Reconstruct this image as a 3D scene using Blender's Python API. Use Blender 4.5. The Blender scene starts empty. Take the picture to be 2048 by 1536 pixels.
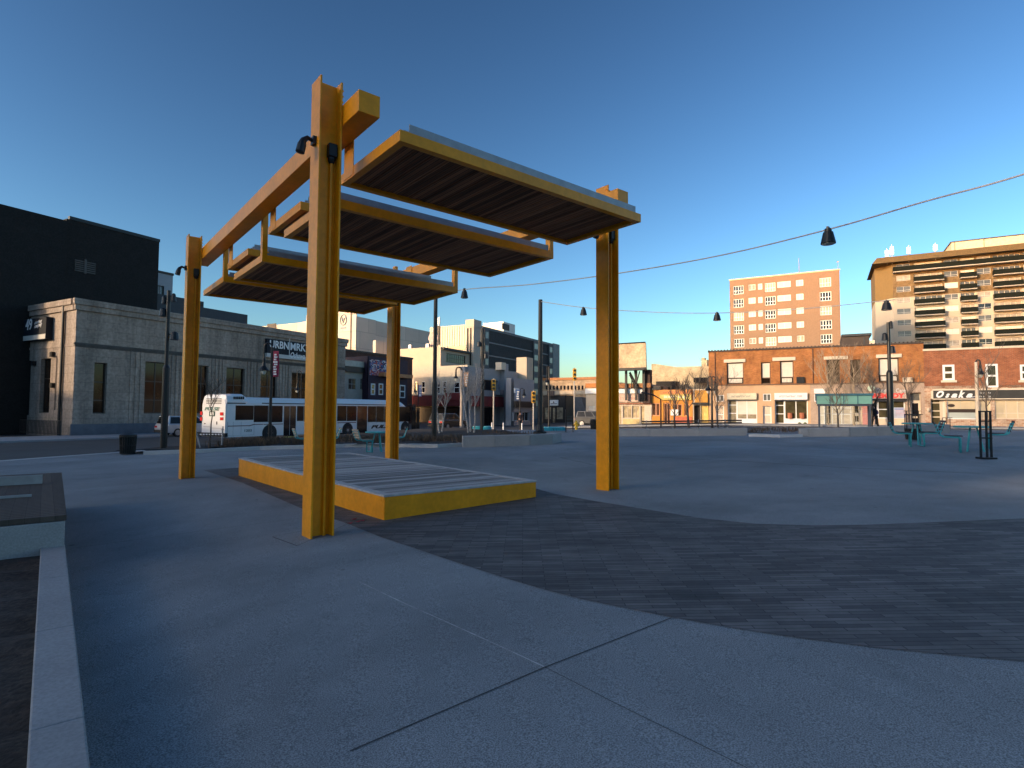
import bpy, bmesh, math, random
from mathutils import Vector, Matrix
sc = bpy.context.scene
COL = sc.collection
rad = math.radians
# ------------------------------------------------------------------ camera
CZ = 1.5565                       # eye height above the paving
FPX, PITCH, ROLL, YAW = 1138.77, 0.0463, 0.0059, 0.6865
_f = Vector((math.sin(YAW), math.cos(YAW), 0)); _r = Vector((math.cos(YAW), -math.sin(YAW), 0)); _u = Vector((0, 0, 1))
FW = _f * math.cos(PITCH) + _u * math.sin(PITCH)
_u2 = -_f * math.sin(PITCH) + _u * math.cos(PITCH)
RT = _r * math.cos(ROLL) + _u2 * math.sin(ROLL)
UP = -_r * math.sin(ROLL) + _u2 * math.cos(ROLL)
EYE = Vector((0, 0, CZ))
cam = bpy.data.cameras.new('camera'); co = bpy.data.objects.new('camera', cam); COL.objects.link(co)
cam.sensor_width = 36; cam.lens = 36 * FPX / 2048; cam.clip_start = .05; cam.clip_end = 4000
M = Matrix((RT, UP, -FW)).transposed().to_4x4(); M.translation = EYE
co.matrix_world = M; sc.camera = co
# ------------------------------------------------------------------ sky, sun, exposure
SUN_AZ, SUN_EL = 280, 13
w = bpy.data.worlds.new("World"); sc.world = w; w.use_nodes = True
nt = w.node_tree; bg = nt.nodes['Background']
sky = nt.nodes.new('ShaderNodeTexSky'); sky.sky_type = 'NISHITA'; sky.sun_disc = False
sky.sun_elevation = rad(SUN_EL); sky.sun_rotation = rad(SUN_AZ)
sky.air_density = 1.05; sky.dust_density = 1.1; sky.ozone_density = 2.3; sky.altitude = 0
hsv = nt.nodes.new('ShaderNodeHueSaturation'); hsv.inputs['Hue'].default_value = 0.492; hsv.inputs['Saturation'].default_value = 0.97
gam = nt.nodes.new('ShaderNodeGamma'); gam.inputs['Gamma'].default_value = 1.8
nt.links.new(sky.outputs[0], gam.inputs['Color']); nt.links.new(gam.outputs[0], hsv.inputs['Color']); nt.links.new(hsv.outputs[0], bg.inputs[0])
bg.inputs[1].default_value = 0.08
sl = bpy.data.lights.new('sun', 'SUN'); sl.energy = 3.7; sl.angle = rad(.5); sl.color = (1, .71, .43)
so = bpy.data.objects.new('sun', sl); COL.objects.link(so)
sd = Vector((math.sin(rad(SUN_AZ)) * math.cos(rad(SUN_EL)), math.cos(rad(SUN_AZ)) * math.cos(rad(SUN_EL)), math.sin(rad(SUN_EL))))
so.rotation_euler = (-sd).to_track_quat('-Z', 'Y').to_euler(); so.location = sd * 80
vs = sc.view_settings; vs.view_transform = 'Standard'; vs.look = 'None'; vs.gamma = 1; vs.exposure = 0.0
sc.cycles.max_bounces = 6; sc.cycles.diffuse_bounces = 3; sc.cycles.glossy_bounces = 3
sc.cycles.use_denoising = True
# ------------------------------------------------------------------ helpers: places
A = Vector((math.sin(rad(68)), math.cos(rad(68)), 0))     # the long street
B = Vector((-A.y, A.x, 0))                                # the cross street
GX, GY = .0228, -.0115
def sm(t): t = min(1, max(0, t)); return t * t * (3 - 2 * t)
def cl(v, a, b): return max(a, min(b, v))
def zp(x, y): return GX * cl(x, -60, 60) + GY * cl(y, -60, 60)
_W = [(-45, -2.3), (-29, -2.15), (-6, -1.9), (18, -1.2), (42, -1.15)]
def zs(x, y):
    q = x - y
    if q <= _W[0][0]: return _W[0][1] + CZ
    for (q0, z0), (q1, z1) in zip(_W, _W[1:]):
        if q <= q1: return z0 + (z1 - z0) * (q - q0) / (q1 - q0) + CZ
    return _W[-1][1] + CZ
def road(x, y):
    a = A.x * x + A.y * y; b = B.x * x + B.y * y
    t = max(sm((b - 25.5) / 9), sm((a - 33) / 12))
    return (1 - t) * (zp(x, y) - .12) + t * zs(x, y)
def pav(x, y): return road(x, y) + .12
def AB(a, b): v = A * a + B * b; return v.x, v.y
def ray(px, py): return FW + RT * ((px - 1024) / FPX) - UP * ((py - 768) / FPX)
def at(px, py, D): return EYE + ray(px, py) * D           # axis depth D
def plan(px, D):
    p = at(px, 819, D); return p.x, p.y
def gnd(px, py):                                          # on the sloping plaza
    d = ray(px, py); t = -CZ / (d.z - GX * d.x - GY * d.y); return EYE + d * t
class Face:                                               # a vertical plane with its own axes
    def __init__(s, px, D, dirv):
        s.x, s.y = plan(px, D); s.O = Vector((s.x, s.y, 0)); s.d = dirv.normalized(); s.n = Vector((-s.d.y, s.d.x, 0))
        s.zb = road(s.x, s.y) + .12; s.rot = math.atan2(s.d.y, s.d.x)
    def uv(s, px, py):
        d = ray(px, py); t = (s.O - EYE).dot(s.n) / d.dot(s.n); P = EYE + d * t
        return (P - s.O).dot(s.d), P.z - s.zb
    def R(s, x0, y0, x1, y1):
        ym = (y0 + y1) / 2; xm = (x0 + x1) / 2
        return (s.uv(x0, ym)[0], s.uv(x1, ym)[0], s.uv(xm, y1)[1], s.uv(xm, y0)[1])
# ------------------------------------------------------------------ helpers: objects
def tag(o, label, cat, group=None, kind=None):
    if label: o['label'] = label
    if cat: o['category'] = cat
    if group: o['group'] = group
    if kind: o['kind'] = kind
    return o
def thing(name, label, cat, loc=(0, 0, 0), rz=0, group=None):
    o = bpy.data.objects.new(name, None); COL.objects.link(o); o.empty_display_size = .2
    o.location = loc; o.rotation_euler = (0, 0, rz); return tag(o, label, cat, group)
KIDS = {}
def link(o, parent):
    COL.objects.link(o)
    if parent is not None:
        o.parent = parent; KIDS.setdefault(parent, []).append(o)
    return o
def dup(root, loc=None, rz=None, label=None, group=None, parent=None):
    c = root.copy(); link(c, parent)
    for ch in list(KIDS.get(root, [])): dup(ch, parent=c)
    if parent is None:
        if loc is not None: c.location = loc
        if rz is not None: c.rotation_euler = (0, 0, rz)
        if label: c['label'] = label
        if group: c['group'] = group
    return c
class MB:
    def __init__(s): s.v = []; s.f = []; s.m = []; s.k = 0
    def add(s, vs, fs):
        n = len(s.v); s.v += [tuple(v) for v in vs]
        for f in fs: s.f.append(tuple(i + n for i in f)); s.m.append(s.k)
        return s
    def box(s, x0, x1, y0, y1, z0, z1, mt=None):
        vs = [Vector((x, y, z)) for z in (z0, z1) for y in (y0, y1) for x in (x0, x1)]
        if mt: vs = [mt @ v for v in vs]
        return s.add(vs, [(0, 2, 3, 1), (4, 5, 7, 6), (0, 1, 5, 4), (2, 6, 7, 3), (0, 4, 6, 2), (1, 3, 7, 5)])
    def quad(s, a, b, c, d): return s.add([a, b, c, d], [(0, 1, 2, 3)])
    def prism(s, poly, z0, z1, mt=None):          # poly in xy, ccw
        n = len(poly); vs = [Vector((x, y, z0)) for x, y in poly] + [Vector((x, y, z1)) for x, y in poly]
        if mt: vs = [mt @ v for v in vs]
        return s.add(vs, [tuple(range(n - 1, -1, -1)), tuple(range(n, 2 * n))] + [(i, (i + 1) % n, n + (i + 1) % n, n + i) for i in range(n)])
    def prism_y(s, poly, y0, y1, mt=None):        # poly in xz, extruded along y
        n = len(poly); vs = [Vector((x, y0, z)) for x, z in poly] + [Vector((x, y1, z)) for x, z in poly]
        if mt: vs = [mt @ v for v in vs]
        return s.add(vs, [tuple(range(n)), tuple(range(2 * n - 1, n - 1, -1))] + [(i, n + i, n + (i + 1) % n, (i + 1) % n) for i in range(n)])
    def tube(s, pts, r, n=8, cap=True):
        pts = [Vector(p) for p in pts]; rs = r if isinstance(r, (list, tuple)) else [r] * len(pts)
        vs = []; ref = None
        for i, p in enumerate(pts):
            t = (pts[min(i + 1, len(pts) - 1)] - pts[max(i - 1, 0)])
            t = t.normalized() if t.length > 1e-9 else Vector((0, 0, 1))
            if ref is None: ref = Vector((1, 0, 0)) if abs(t.x) < .8 else Vector((0, 1, 0))
            e1 = (ref - t * ref.dot(t)).normalized(); ref = e1; e2 = t.cross(e1)
            vs += [p + (e1 * math.cos(2 * math.pi * k / n) + e2 * math.sin(2 * math.pi * k / n)) * rs[i] for k in range(n)]
        fs = [(i * n + k, i * n + (k + 1) % n, (i + 1) * n + (k + 1) % n, (i + 1) * n + k) for i in range(len(pts) - 1) for k in range(n)]
        if cap: fs += [tuple(range(n - 1, -1, -1)), tuple(range((len(pts) - 1) * n, len(pts) * n))]
        return s.add(vs, fs)
    def lathe(s, prof, c=(0, 0, 0), n=16, mt=None):   # prof: (r,z) bottom to top
        vs = []
        for r, z in prof: vs += [Vector((c[0] + r * math.cos(2 * math.pi * k / n), c[1] + r * math.sin(2 * math.pi * k / n), c[2] + z)) for k in range(n)]
        if mt: vs = [mt @ v for v in vs]
        m = len(prof)
        return s.add(vs, [(i * n + k, i * n + (k + 1) % n, (i + 1) * n + (k + 1) % n, (i + 1) * n + k) for i in range(m - 1) for k in range(n)] + [tuple(range(n - 1, -1, -1)), tuple(range((m - 1) * n, m * n))])
    def build(s, name, mats, parent=None, bevel=0, smooth=False):
        me = bpy.data.meshes.new(name); me.from_pydata(s.v, [], s.f)
        for m in (mats if isinstance(mats, (list, tuple)) else [mats]): me.materials.append(m)
        if any(s.m): me.polygons.foreach_set('material_index', s.m)
        if smooth: me.polygons.foreach_set('use_smooth', [True] * len(me.polygons))
        me.update(); o = bpy.data.objects.new(name, me); link(o, parent)
        if bevel:
            b = o.modifiers.new('bevel', 'BEVEL'); b.width = bevel; b.segments = 2; b.limit_method = 'ANGLE'; b.angle_limit = rad(40)
        return o
def text(s, name, mat, parent, x, y, z, width=None, height=None, shear=0, bold=0, ext=.01, align='LEFT', tilt=0, rot=(math.pi / 2, 0, 0)):
    c = bpy.data.curves.new(name, 'FONT'); c.body = s; c.size = 1; c.shear = shear; c.offset = bold; c.extrude = ext
    c.resolution_u = 3
    t = bpy.data.objects.new(name, c); COL.objects.link(t); bpy.context.view_layer.update()
    me = bpy.data.meshes.new_from_object(t.evaluated_get(bpy.context.evaluated_depsgraph_get()))
    bpy.data.objects.remove(t); bpy.data.curves.remove(c)
    xs = [v.co.x for v in me.vertices]; ys = [v.co.y for v in me.vertices]
    sx = (width / (max(xs) - min(xs))) if width else None; sy = (height / (max(ys) - min(ys))) if height else None
    sx = sx or sy; sy = sy or sx
    x0 = min(xs); y0 = min(ys); R3 = Matrix.Rotation(rot[2], 3, 'Z') @ Matrix.Rotation(rot[0], 3, 'X')
    for v in me.vertices:
        xx = (v.co.x - x0) * sx; yy = (v.co.y - y0) * sy + xx * tilt
        v.co = R3 @ Vector((xx, yy, v.co.z))
    me.materials.clear(); me.materials.append(mat)
    o = bpy.data.objects.new(name, me); link(o, parent); o.location = (x, y, z); return o
# ------------------------------------------------------------------ materials
MATS = {}
def mat(name, rgb, rough=.6, metal=0, var=.18, scale=2.0, bump=0, bscale=40, spec=.5, fine=0, emit=None, streak=0, coat=0, joints=None, spots=0):
    if name in MATS: return MATS[name]
    m = bpy.data.materials.new(name); m.use_nodes = True; n = m.node_tree; p = n.nodes['Principled BSDF']; L = n.links.new
    p.inputs['Roughness'].default_value = rough; p.inputs['Metallic'].default_value = metal
    p.inputs['Specular IOR Level'].default_value = spec; p.inputs['Coat Weight'].default_value = coat
    g = n.nodes.new('ShaderNodeNewGeometry'); pos = g.outputs['Position']
    if streak:
        mp = n.nodes.new('ShaderNodeMapping'); mp.inputs['Scale'].default_value = (1, 1, .12); L(pos, mp.inputs[0]); pos2 = mp.outputs[0]
    else: pos2 = pos
    nz = n.nodes.new('ShaderNodeTexNoise'); nz.inputs['Scale'].default_value = scale; nz.inputs['Detail'].default_value = 6; nz.inputs['Roughness'].default_value = .65
    L(pos2, nz.inputs['Vector'])
    mx = n.nodes.new('ShaderNodeMix'); mx.data_type = 'RGBA'
    mr = n.nodes.new('ShaderNodeMapRange'); mr.inputs[1].default_value = .3; mr.inputs[2].default_value = .7; L(nz.outputs[0], mr.inputs[0]); L(mr.outputs[0], mx.inputs[0])
    mx.inputs[6].default_value = (*[c * (1 - var) for c in rgb], 1); mx.inputs[7].default_value = (*[min(1, c * (1 + var)) for c in rgb], 1)
    out = mx.outputs[2]
    if fine:
        n2 = n.nodes.new('ShaderNodeTexNoise'); n2.inputs['Scale'].default_value = bscale; n2.inputs['Detail'].default_value = 3; L(pos, n2.inputs['Vector'])
        m2 = n.nodes.new('ShaderNodeMapRange'); m2.inputs[1].default_value = .36; m2.inputs[2].default_value = .64; m2.inputs[3].default_value = 1 - fine; m2.inputs[4].default_value = 1 + fine
        L(n2.outputs[0], m2.inputs[0]); vm = n.nodes.new('ShaderNodeVectorMath'); vm.operation = 'SCALE'; L(out, vm.inputs[0]); L(m2.outputs[0], vm.inputs['Scale']); out = vm.outputs[0]
    if spots:      # gum marks, oil drips and wide worn patches
        for sc_, lo, hi, k in ((.16, .42, .62, .30), (1.9, .60, .72, .22)):
            n3 = n.nodes.new('ShaderNodeTexNoise'); n3.inputs['Scale'].default_value = sc_; n3.inputs['Detail'].default_value = 7; n3.inputs['Roughness'].default_value = .7; n3.inputs['Distortion'].default_value = .6; L(pos, n3.inputs['Vector'])
            m3 = n.nodes.new('ShaderNodeMapRange'); m3.inputs[1].default_value = lo; m3.inputs[2].default_value = hi; m3.inputs[3].default_value = 1.08; m3.inputs[4].default_value = 1.08 - k; L(n3.outputs[0], m3.inputs[0])
            v3 = n.nodes.new('ShaderNodeVectorMath'); v3.operation = 'SCALE'; L(out, v3.inputs[0]); L(m3.outputs[0], v3.inputs['Scale']); out = v3.outputs[0]
        vo = n.nodes.new('ShaderNodeTexVoronoi'); vo.inputs['Scale'].default_value = 1.15; L(pos, vo.inputs['Vector'])
        m4 = n.nodes.new('ShaderNodeMapRange'); m4.inputs[1].default_value = .028; m4.inputs[2].default_value = .042; m4.inputs[3].default_value = .42; m4.inputs[4].default_value = 1; L(vo.outputs['Distance'], m4.inputs[0])
        v4 = n.nodes.new('ShaderNodeVectorMath'); v4.operation = 'SCALE'; L(out, v4.inputs[0]); L(m4.outputs[0], v4.inputs['Scale']); out = v4.outputs[0]
    if joints:     # fine block joints, the same along both street directions
        dp = n.nodes.new('ShaderNodeVectorMath'); dp.operation = 'DOT_PRODUCT'; L(pos, dp.inputs[0]); dp.inputs[1].default_value = tuple(A + B); sp = n.nodes.new('ShaderNodeSeparateXYZ'); L(pos, sp.inputs[0]); cb = n.nodes.new('ShaderNodeCombineXYZ'); L(dp.outputs['Value'], cb.inputs[0]); L(sp.outputs[2], cb.inputs[1])
        bt = n.nodes.new('ShaderNodeTexBrick'); bt.inputs['Scale'].default_value = 1; bt.inputs['Brick Width'].default_value = joints[0]; bt.inputs['Row Height'].default_value = joints[1]; bt.inputs['Mortar Size'].default_value = joints[2]; bt.inputs['Color1'].default_value = (1, 1, 1, 1); bt.inputs['Color2'].default_value = (.86, .86, .86, 1); bt.inputs['Mortar'].default_value = (.6, .6, .6, 1); L(cb.outputs[0], bt.inputs['Vector'])
        v5 = n.nodes.new('ShaderNodeVectorMath'); v5.operation = 'MULTIPLY'; L(out, v5.inputs[0]); L(bt.outputs[0], v5.inputs[1]); out = v5.outputs[0]
    L(out, p.inputs['Base Color'])
    if bump:
        nb = n.nodes.new('ShaderNodeTexNoise'); nb.inputs['Scale'].default_value = bscale; nb.inputs['Detail'].default_value = 4; L(pos, nb.inputs['Vector'])
        bp = n.nodes.new('ShaderNodeBump'); bp.inputs['Strength'].default_value = bump; bp.inputs['Distance'].default_value = .01; L(nb.outputs[0], bp.inputs['Height']); L(bp.outputs[0], p.inputs['Normal'])
    if emit: p.inputs['Emission Color'].default_value = (*emit[:3], 1); p.inputs['Emission Strength'].default_value = emit[3]
    MATS[name] = m; return m
def brick(name, c1, c2, mortar, bw=.22, bh=.075, mw=.012, rz=0, floor=False, rough=.85, bump=.4):
    """bricks laid in world space: along the wall direction rz and up z (or flat on the floor)"""
    if name in MATS: return MATS[name]
    m = bpy.data.materials.new(name); m.use_nodes = True; n = m.node_tree; p = n.nodes['Principled BSDF']; L = n.links.new
    p.inputs['Roughness'].default_value = rough; p.inputs['Specular IOR Level'].default_value = .3
    g = n.nodes.new('ShaderNodeNewGeometry'); mp = n.nodes.new('ShaderNodeMapping'); mp.vector_type = 'POINT'
    mp.inputs['Rotation'].default_value = (0, 0, -rz); L(g.outputs['Position'], mp.inputs[0])
    sp = n.nodes.new('ShaderNodeSeparateXYZ'); L(mp.outputs[0], sp.inputs[0]); cb = n.nodes.new('ShaderNodeCombineXYZ')
    L(sp.outputs[0], cb.inputs[0]); L(sp.outputs[1 if floor else 2], cb.inputs[1])
    bt = n.nodes.new('ShaderNodeTexBrick'); bt.inputs['Scale'].default_value = 1; bt.inputs['Brick Width'].default_value = bw; bt.inputs['Row Height'].default_value = bh
    bt.inputs['Mortar Size'].default_value = mw; bt.inputs['Color1'].default_value = (*c1, 1); bt.inputs['Color2'].default_value = (*c2, 1); bt.inputs['Mortar'].default_value = (*mortar, 1)
    bt.inputs['Bias'].default_value = 0; L(cb.outputs[0], bt.inputs['Vector'])
    nz = n.nodes.new('ShaderNodeTexNoise'); nz.inputs['Scale'].default_value = 1.3; nz.inputs['Detail'].default_value = 10; nz.inputs['Roughness'].default_value = .72; L(g.outputs['Position'], nz.inputs['Vector'])
    m2 = n.nodes.new('ShaderNodeMapRange'); m2.inputs[1].default_value = .3; m2.inputs[2].default_value = .7; m2.inputs[3].default_value = .58; m2.inputs[4].default_value = 1.35; L(nz.outputs[0], m2.inputs[0])
    vm = n.nodes.new('ShaderNodeVectorMath'); vm.operation = 'SCALE'; L(bt.outputs[0], vm.inputs[0]); L(m2.outputs[0], vm.inputs['Scale']); L(vm.outputs[0], p.inputs['Base Color'])
    bp = n.nodes.new('ShaderNodeBump'); bp.invert = True; bp.inputs['Strength'].default_value = bump; bp.inputs['Distance'].default_value = .006; L(bt.outputs['Fac'], bp.inputs['Height']); L(bp.outputs[0], p.inputs['Normal'])
    MATS[name] = m; return m
def strips(name, rgb, width, axis, var=.5, rough=.8, gap=.1, ga=(.01, .008, .006), spec=.3):
    """boards: a random tone for each board, with a dark gap between boards (axis 0: boards step along x, 1: along y)"""
    m = bpy.data.materials.new(name); m.use_nodes = True; n = m.node_tree; p = n.nodes['Principled BSDF']; L = n.links.new
    p.inputs['Roughness'].default_value = rough; p.inputs['Specular IOR Level'].default_value = spec
    g = n.nodes.new('ShaderNodeNewGeometry'); sp = n.nodes.new('ShaderNodeSeparateXYZ'); L(g.outputs['Position'], sp.inputs[0])
    d = n.nodes.new('ShaderNodeMath'); d.operation = 'DIVIDE'; L(sp.outputs[axis], d.inputs[0]); d.inputs[1].default_value = width
    fl = n.nodes.new('ShaderNodeMath'); fl.operation = 'FLOOR'; L(d.outputs[0], fl.inputs[0])
    wn = n.nodes.new('ShaderNodeTexWhiteNoise'); wn.noise_dimensions = '1D'; L(fl.outputs[0], wn.inputs['W'])
    fr = n.nodes.new('ShaderNodeMath'); fr.operation = 'FRACT'; L(d.outputs[0], fr.inputs[0])
    lt = n.nodes.new('ShaderNodeMath'); lt.operation = 'LESS_THAN'; L(fr.outputs[0], lt.inputs[0]); lt.inputs[1].default_value = gap
    mp = n.nodes.new('ShaderNodeMapping'); mp.inputs['Scale'].default_value = (30, 1.5, 3) if axis == 0 else (1.5, 30, 3); L(g.outputs['Position'], mp.inputs[0])
    nz = n.nodes.new('ShaderNodeTexNoise'); nz.inputs['Scale'].default_value = 1; nz.inputs['Detail'].default_value = 5; L(mp.outputs[0], nz.inputs['Vector'])
    ad = n.nodes.new('ShaderNodeMath'); ad.operation = 'ADD'; L(wn.outputs['Value'], ad.inputs[0]); L(nz.outputs[0], ad.inputs[1])
    mr = n.nodes.new('ShaderNodeMapRange'); mr.inputs[1].default_value = .3; mr.inputs[2].default_value = 1.7; mr.inputs[3].default_value = 1 - var; mr.inputs[4].default_value = 1 + var; L(ad.outputs[0], mr.inputs[0])
    vm = n.nodes.new('ShaderNodeVectorMath'); vm.operation = 'SCALE'; vm.inputs[0].default_value = rgb; L(mr.outputs[0], vm.inputs['Scale'])
    mx = n.nodes.new('ShaderNodeMix'); mx.data_type = 'RGBA'; L(lt.outputs[0], mx.inputs[0]); L(vm.outputs[0], mx.inputs[6]); mx.inputs[7].default_value = (*ga, 1); L(mx.outputs[2], p.inputs['Base Color'])
    return m
YEL = mat('yellow_paint', (.82, .295, .003), .40, var=.12, scale=2.2, bump=.05, bscale=14, spec=.35, fine=.05)
CONC = mat('exposed_concrete', (.205, .215, .225), .8, var=.16, scale=.5, fine=.45, bscale=140, bump=.4, spec=.35, spots=1)
CONCW = mat('cast_concrete', (.30, .29, .29), .75, var=.12, scale=1.4, fine=.1, bscale=60, bump=.15)
KERB = mat('kerb_concrete', (.46, .45, .45), .75, var=.12, scale=1.5, fine=.1, bscale=50)
ASPH = mat('asphalt', (.042, .045, .05), .85, var=.2, scale=.6, fine=.25, bscale=60, bump=.3)
WALKM = mat('sidewalk_concrete', (.26, .27, .29), .8, var=.12, scale=.8, fine=.1, bscale=40)
BLACK = mat('black_metal', (.012, .013, .016), .42, metal=.3, var=.1)
STEEL = mat('galvanised_steel', (.34, .34, .36), .5, metal=.35, var=.15, scale=5)
TEAL = mat('teal_paint', (.04, .34, .37), .45, var=.08)
SOIL = mat('dark_mulch', (.028, .02, .016), .95, var=.5, scale=8, fine=.5, bscale=30, bump=.8)
WHITE = mat('white_paint', (.78, .78, .78), .4, var=.04)
CREAM = mat('cream_paint', (.62, .52, .40), .6, var=.08)
GLASS = mat('dark_glass', (.014, .014, .017), .06, var=.5, scale=.7, spec=.6)
GLASSB = mat('brown_glass', (.016, .009, .006), .1, var=.6, scale=.6, spec=.28)
BLIND = mat('white_blind', (.68, .62, .54), .5, var=.06, scale=3)
DARK = mat('interior_dark', (.02, .018, .017), .8, var=.3)
BARK = mat('grey_bark', (.12, .095, .075), .85, var=.35, scale=9)
BIRCH = mat('birch_bark', (.42, .36, .32), .75, var=.5, scale=11)
# ------------------------------------------------------------------ ground, road, paving
def sheet(name, us, vsq, fn, m, kind='structure', skirt=0):
    mb = MB(); V = [Vector(fn(u, v)) for v in vsq for u in us]; n = len(us); F = []
    for j in range(len(vsq) - 1):
        for i in range(n - 1): F.append((j * n + i, j * n + i + 1, (j + 1) * n + i + 1, (j + 1) * n + i))
    mb.add(V, F)
    if skirt:
        R = [i for i in range(n)] + [j * n + n - 1 for j in range(1, len(vsq))] + [(len(vsq) - 1) * n + i for i in range(n - 2, -1, -1)] + [j * n for j in range(len(vsq) - 2, 0, -1)]
        for a, b in zip(R, R[1:] + R[:1]):
            p, q = V[a], V[b]; mb.quad(p, p - Vector((0, 0, skirt)), q - Vector((0, 0, skirt)), q)
    o = mb.build(name, m); o['kind'] = kind; return o
def fr(a, b, st):
    n = max(1, round((b - a) / st)); return [a + (b - a) * i / n for i in range(n + 1)]
xs = [-1600, -700, -300, -160] + fr(-100, 180, 2.5) + [230, 340, 700, 1600]
sheet('road', xs, xs, lambda x, y: (x, y, road(x, y)), ASPH)
def abz(off): return lambda a, b: (*AB(a, b), pav(*AB(a, b)) + off)
sheet('plaza_paving', fr(-70, 45.5, 1.75), fr(-70, 25.4, 1.8), abz(0), CONC, skirt=.2)
sheet('sidewalk', fr(-60, 54, 2), fr(46.5, 53, 1.6), abz(0), WALKM, skirt=.2)
sheet('sidewalk', fr(53, 60, 1.75), fr(-60, 24, 2), abz(.004), WALKM, skirt=.2)
sheet('kerb_strip', fr(-60, 45, 2), [25.4, 25.75], abz(.012), KERB, skirt=.2)
# clay pavers laid in a curved band under the stage
PV = brick('clay_pavers', (.072, .068, .071), (.150, .137, .136), (.032, .031, .033), bw=.40, bh=.06, mw=.0035, rz=-YAW - .02, floor=True, rough=.75, bump=.6)
low = [(485, 966), (540, 990), (600, 1016), (690, 1046), (760, 1074), (812, 1091), (891, 1118), (1008, 1156), (1086, 1179), (1164, 1199), (1222, 1211), (1343, 1235), (1469, 1257), (1591, 1276), (1752, 1296), (1904, 1311), (1982, 1318), (2250, 1340), (2900, 1385), (4200, 1450)]
upc = [(4200, 955), (2900, 1005), (2250, 1030), (1982, 1040), (1839, 1046), (1730, 1050), (1621, 1051), (1513, 1048), (1404, 1037), (1317, 1023), (1187, 1002), (1109, 988), (1060, 974)]
pts = [gnd(*p) for p in low + upc] + [Vector((6.2, 15.4, 0)), Vector((5, 17.2, 0)), Vector((3.4, 17.4, 0))]
mb = MB(); mb.add([(p.x, p.y, zp(p.x, p.y) + .004) for p in pts], [tuple(range(len(pts)))])
o = mb.build('paver_band', PV); o['kind'] = 'structure'
# sawn joints in the concrete
def joint(pl, wd, m=None, name='joint_lines'):
    global JM
    P = [gnd(*p) for p in pl]
    for a, b in zip(P, P[1:]):
        t = (b - a).normalized(); nn = Vector((-t.y, t.x, 0)) * wd / 2
        q = [a + nn, a - nn, b - nn, b + nn]; JM.quad(*[(v.x, v.y, zp(v.x, v.y) + .003) for v in q])
JM = MB()
joint([(700, 1503), (1090, 1335), (1343, 1236)], .010); joint([(1090, 1335), (1240, 1412), (1400, 1490), (1560, 1570)], .005)
joint([(545, 1074), (594, 1092)], .014); joint([(594, 1092), (700, 1046)], .008); joint([(150, 1096), (420, 1060), (604, 1036)], .009); joint([(545, 1074), (604, 1062)], .008)
joint([(1250, 911), (1500, 924), (1700, 936), (1960, 947)], .05); joint([(1130, 899), (1500, 896), (1900, 912)], .035); joint([(1120, 915), (1187, 930)], .03)
JM.build('joint_lines', mat('joint_dark', (.06, .058, .06), .9, var=.2))['kind'] = 'structure'  # joints are thin dark strips laid on the paving
JM = MB(); joint([(716, 1163), (800, 1203), (905, 1250), (1000, 1293), (1088, 1334)], .010)
JM.build('scored_line', mat('pale_scoring', (.36, .35, .36), .8, var=.5, scale=9))['kind'] = 'structure'

# ------------------------------------------------------------------ the yellow pavilion
NX0, NX1, NY0, NY1, DX, DY, ZT = 2.547, 2.842, 6.949, 7.254, 5.437, 8.51, 4.219 + CZ
BW, BZ0, BZ1, BY0, BY1 = .285, 3.658 + CZ, 3.9315 + CZ, 6.473, 16.24
pav_root = thing('pavilion', 'bright yellow steel pavilion with slatted canopies over the low stage', 'pavilion', (NX0, NY0, 0))
def L(m): return m            # parts are in pavilion space: x from NX0, y from NY0
def post(ox, oy):
    m = MB(); zb = zp(NX0 + ox, NY0 + oy) - .03; X0, X1, Y0, Y1 = ox, ox + NX1 - NX0, oy, oy + NY1 - NY0; ym = (Y0 + Y1) / 2
    m.box(X0, X0 + .024, Y0, Y1, zb, ZT); m.box(X1 - .024, X1, Y0, Y1, zb, ZT); m.box(X0 + .022, X1 - .022, ym - .009, ym + .009, zb, ZT - .012)
    inner = X1 if ox == 0 else X0; sg = 1 if ox == 0 else -1           # bolts through the flange to the beam
    for k in range(5):
        for yy in (Y0 + .035, Y1 - .035):
            zz = BZ0 + .02 + k * .075; m.box(inner - .006 * sg - .012, inner - .006 * sg + .012, yy - .014, yy + .014, zz, zz + .028) if k > 4 else m.tube([(inner - sg * .03, yy, zz + .15), (inner + sg * .022, yy, zz + .15)], .013, 6)
    p = m.build('post', YEL, pav_root, bevel=.003)
    c = MB(); xc = X0 + .205; yc = ym - .045; zl = 3.30 + CZ                             # conduit, box and spotlight
    c.tube([(xc, yc, zb), (xc, yc, zl - .07)], .021, 10); c.build('conduit', YEL, p)
    c = MB(); c.box(xc - .055, xc + .055, yc - .06, yc + .035, zl - .06, zl + .11); c.lathe([(.03, 0), (.05, .05), (.05, .08)], (xc, yc, zl - .14), 10)
    c.build('junction_box', BLACK, p, bevel=.008)
    s = MB(); yy = ym - .02; zz = zl + .10
    s.box(X0 - .045, X0 - .002, yy - .05, yy + .05, zz - .05, zz + .05); s.tube([(X0 - .04, yy, zz), (X0 - .10, yy, zz + .02), (X0 - .15, yy, zz - .03), (X0 - .17, yy, zz - .09)], [.024, .028, .04, .052], 10)
    s.tube([(X0 - .168, yy, zz - .085), (X0 - .19, yy, zz - .19)], [.054, .056], 12)
    s.build('spotlight', BLACK, p, smooth=False)
for ox in (0, DX):
    for oy in (0, DY): post(ox, oy)
RX0 = NX1 - NX0 + .006; LX1 = DX - .006 - BW
for x0 in (RX0, LX1):
    m = MB(); m.box(x0, x0 + BW, BY0 - NY0, BY1 - NY0, BZ0, BZ1); m.build('beam', YEL, pav_root, bevel=.006)
WOOD = strips('dark_soffit_slats', (.27, .12, .055), .078, 0, var=.8, gap=.13)
CX0, CX1 = RX0 + BW + .012, LX1 - .012
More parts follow.
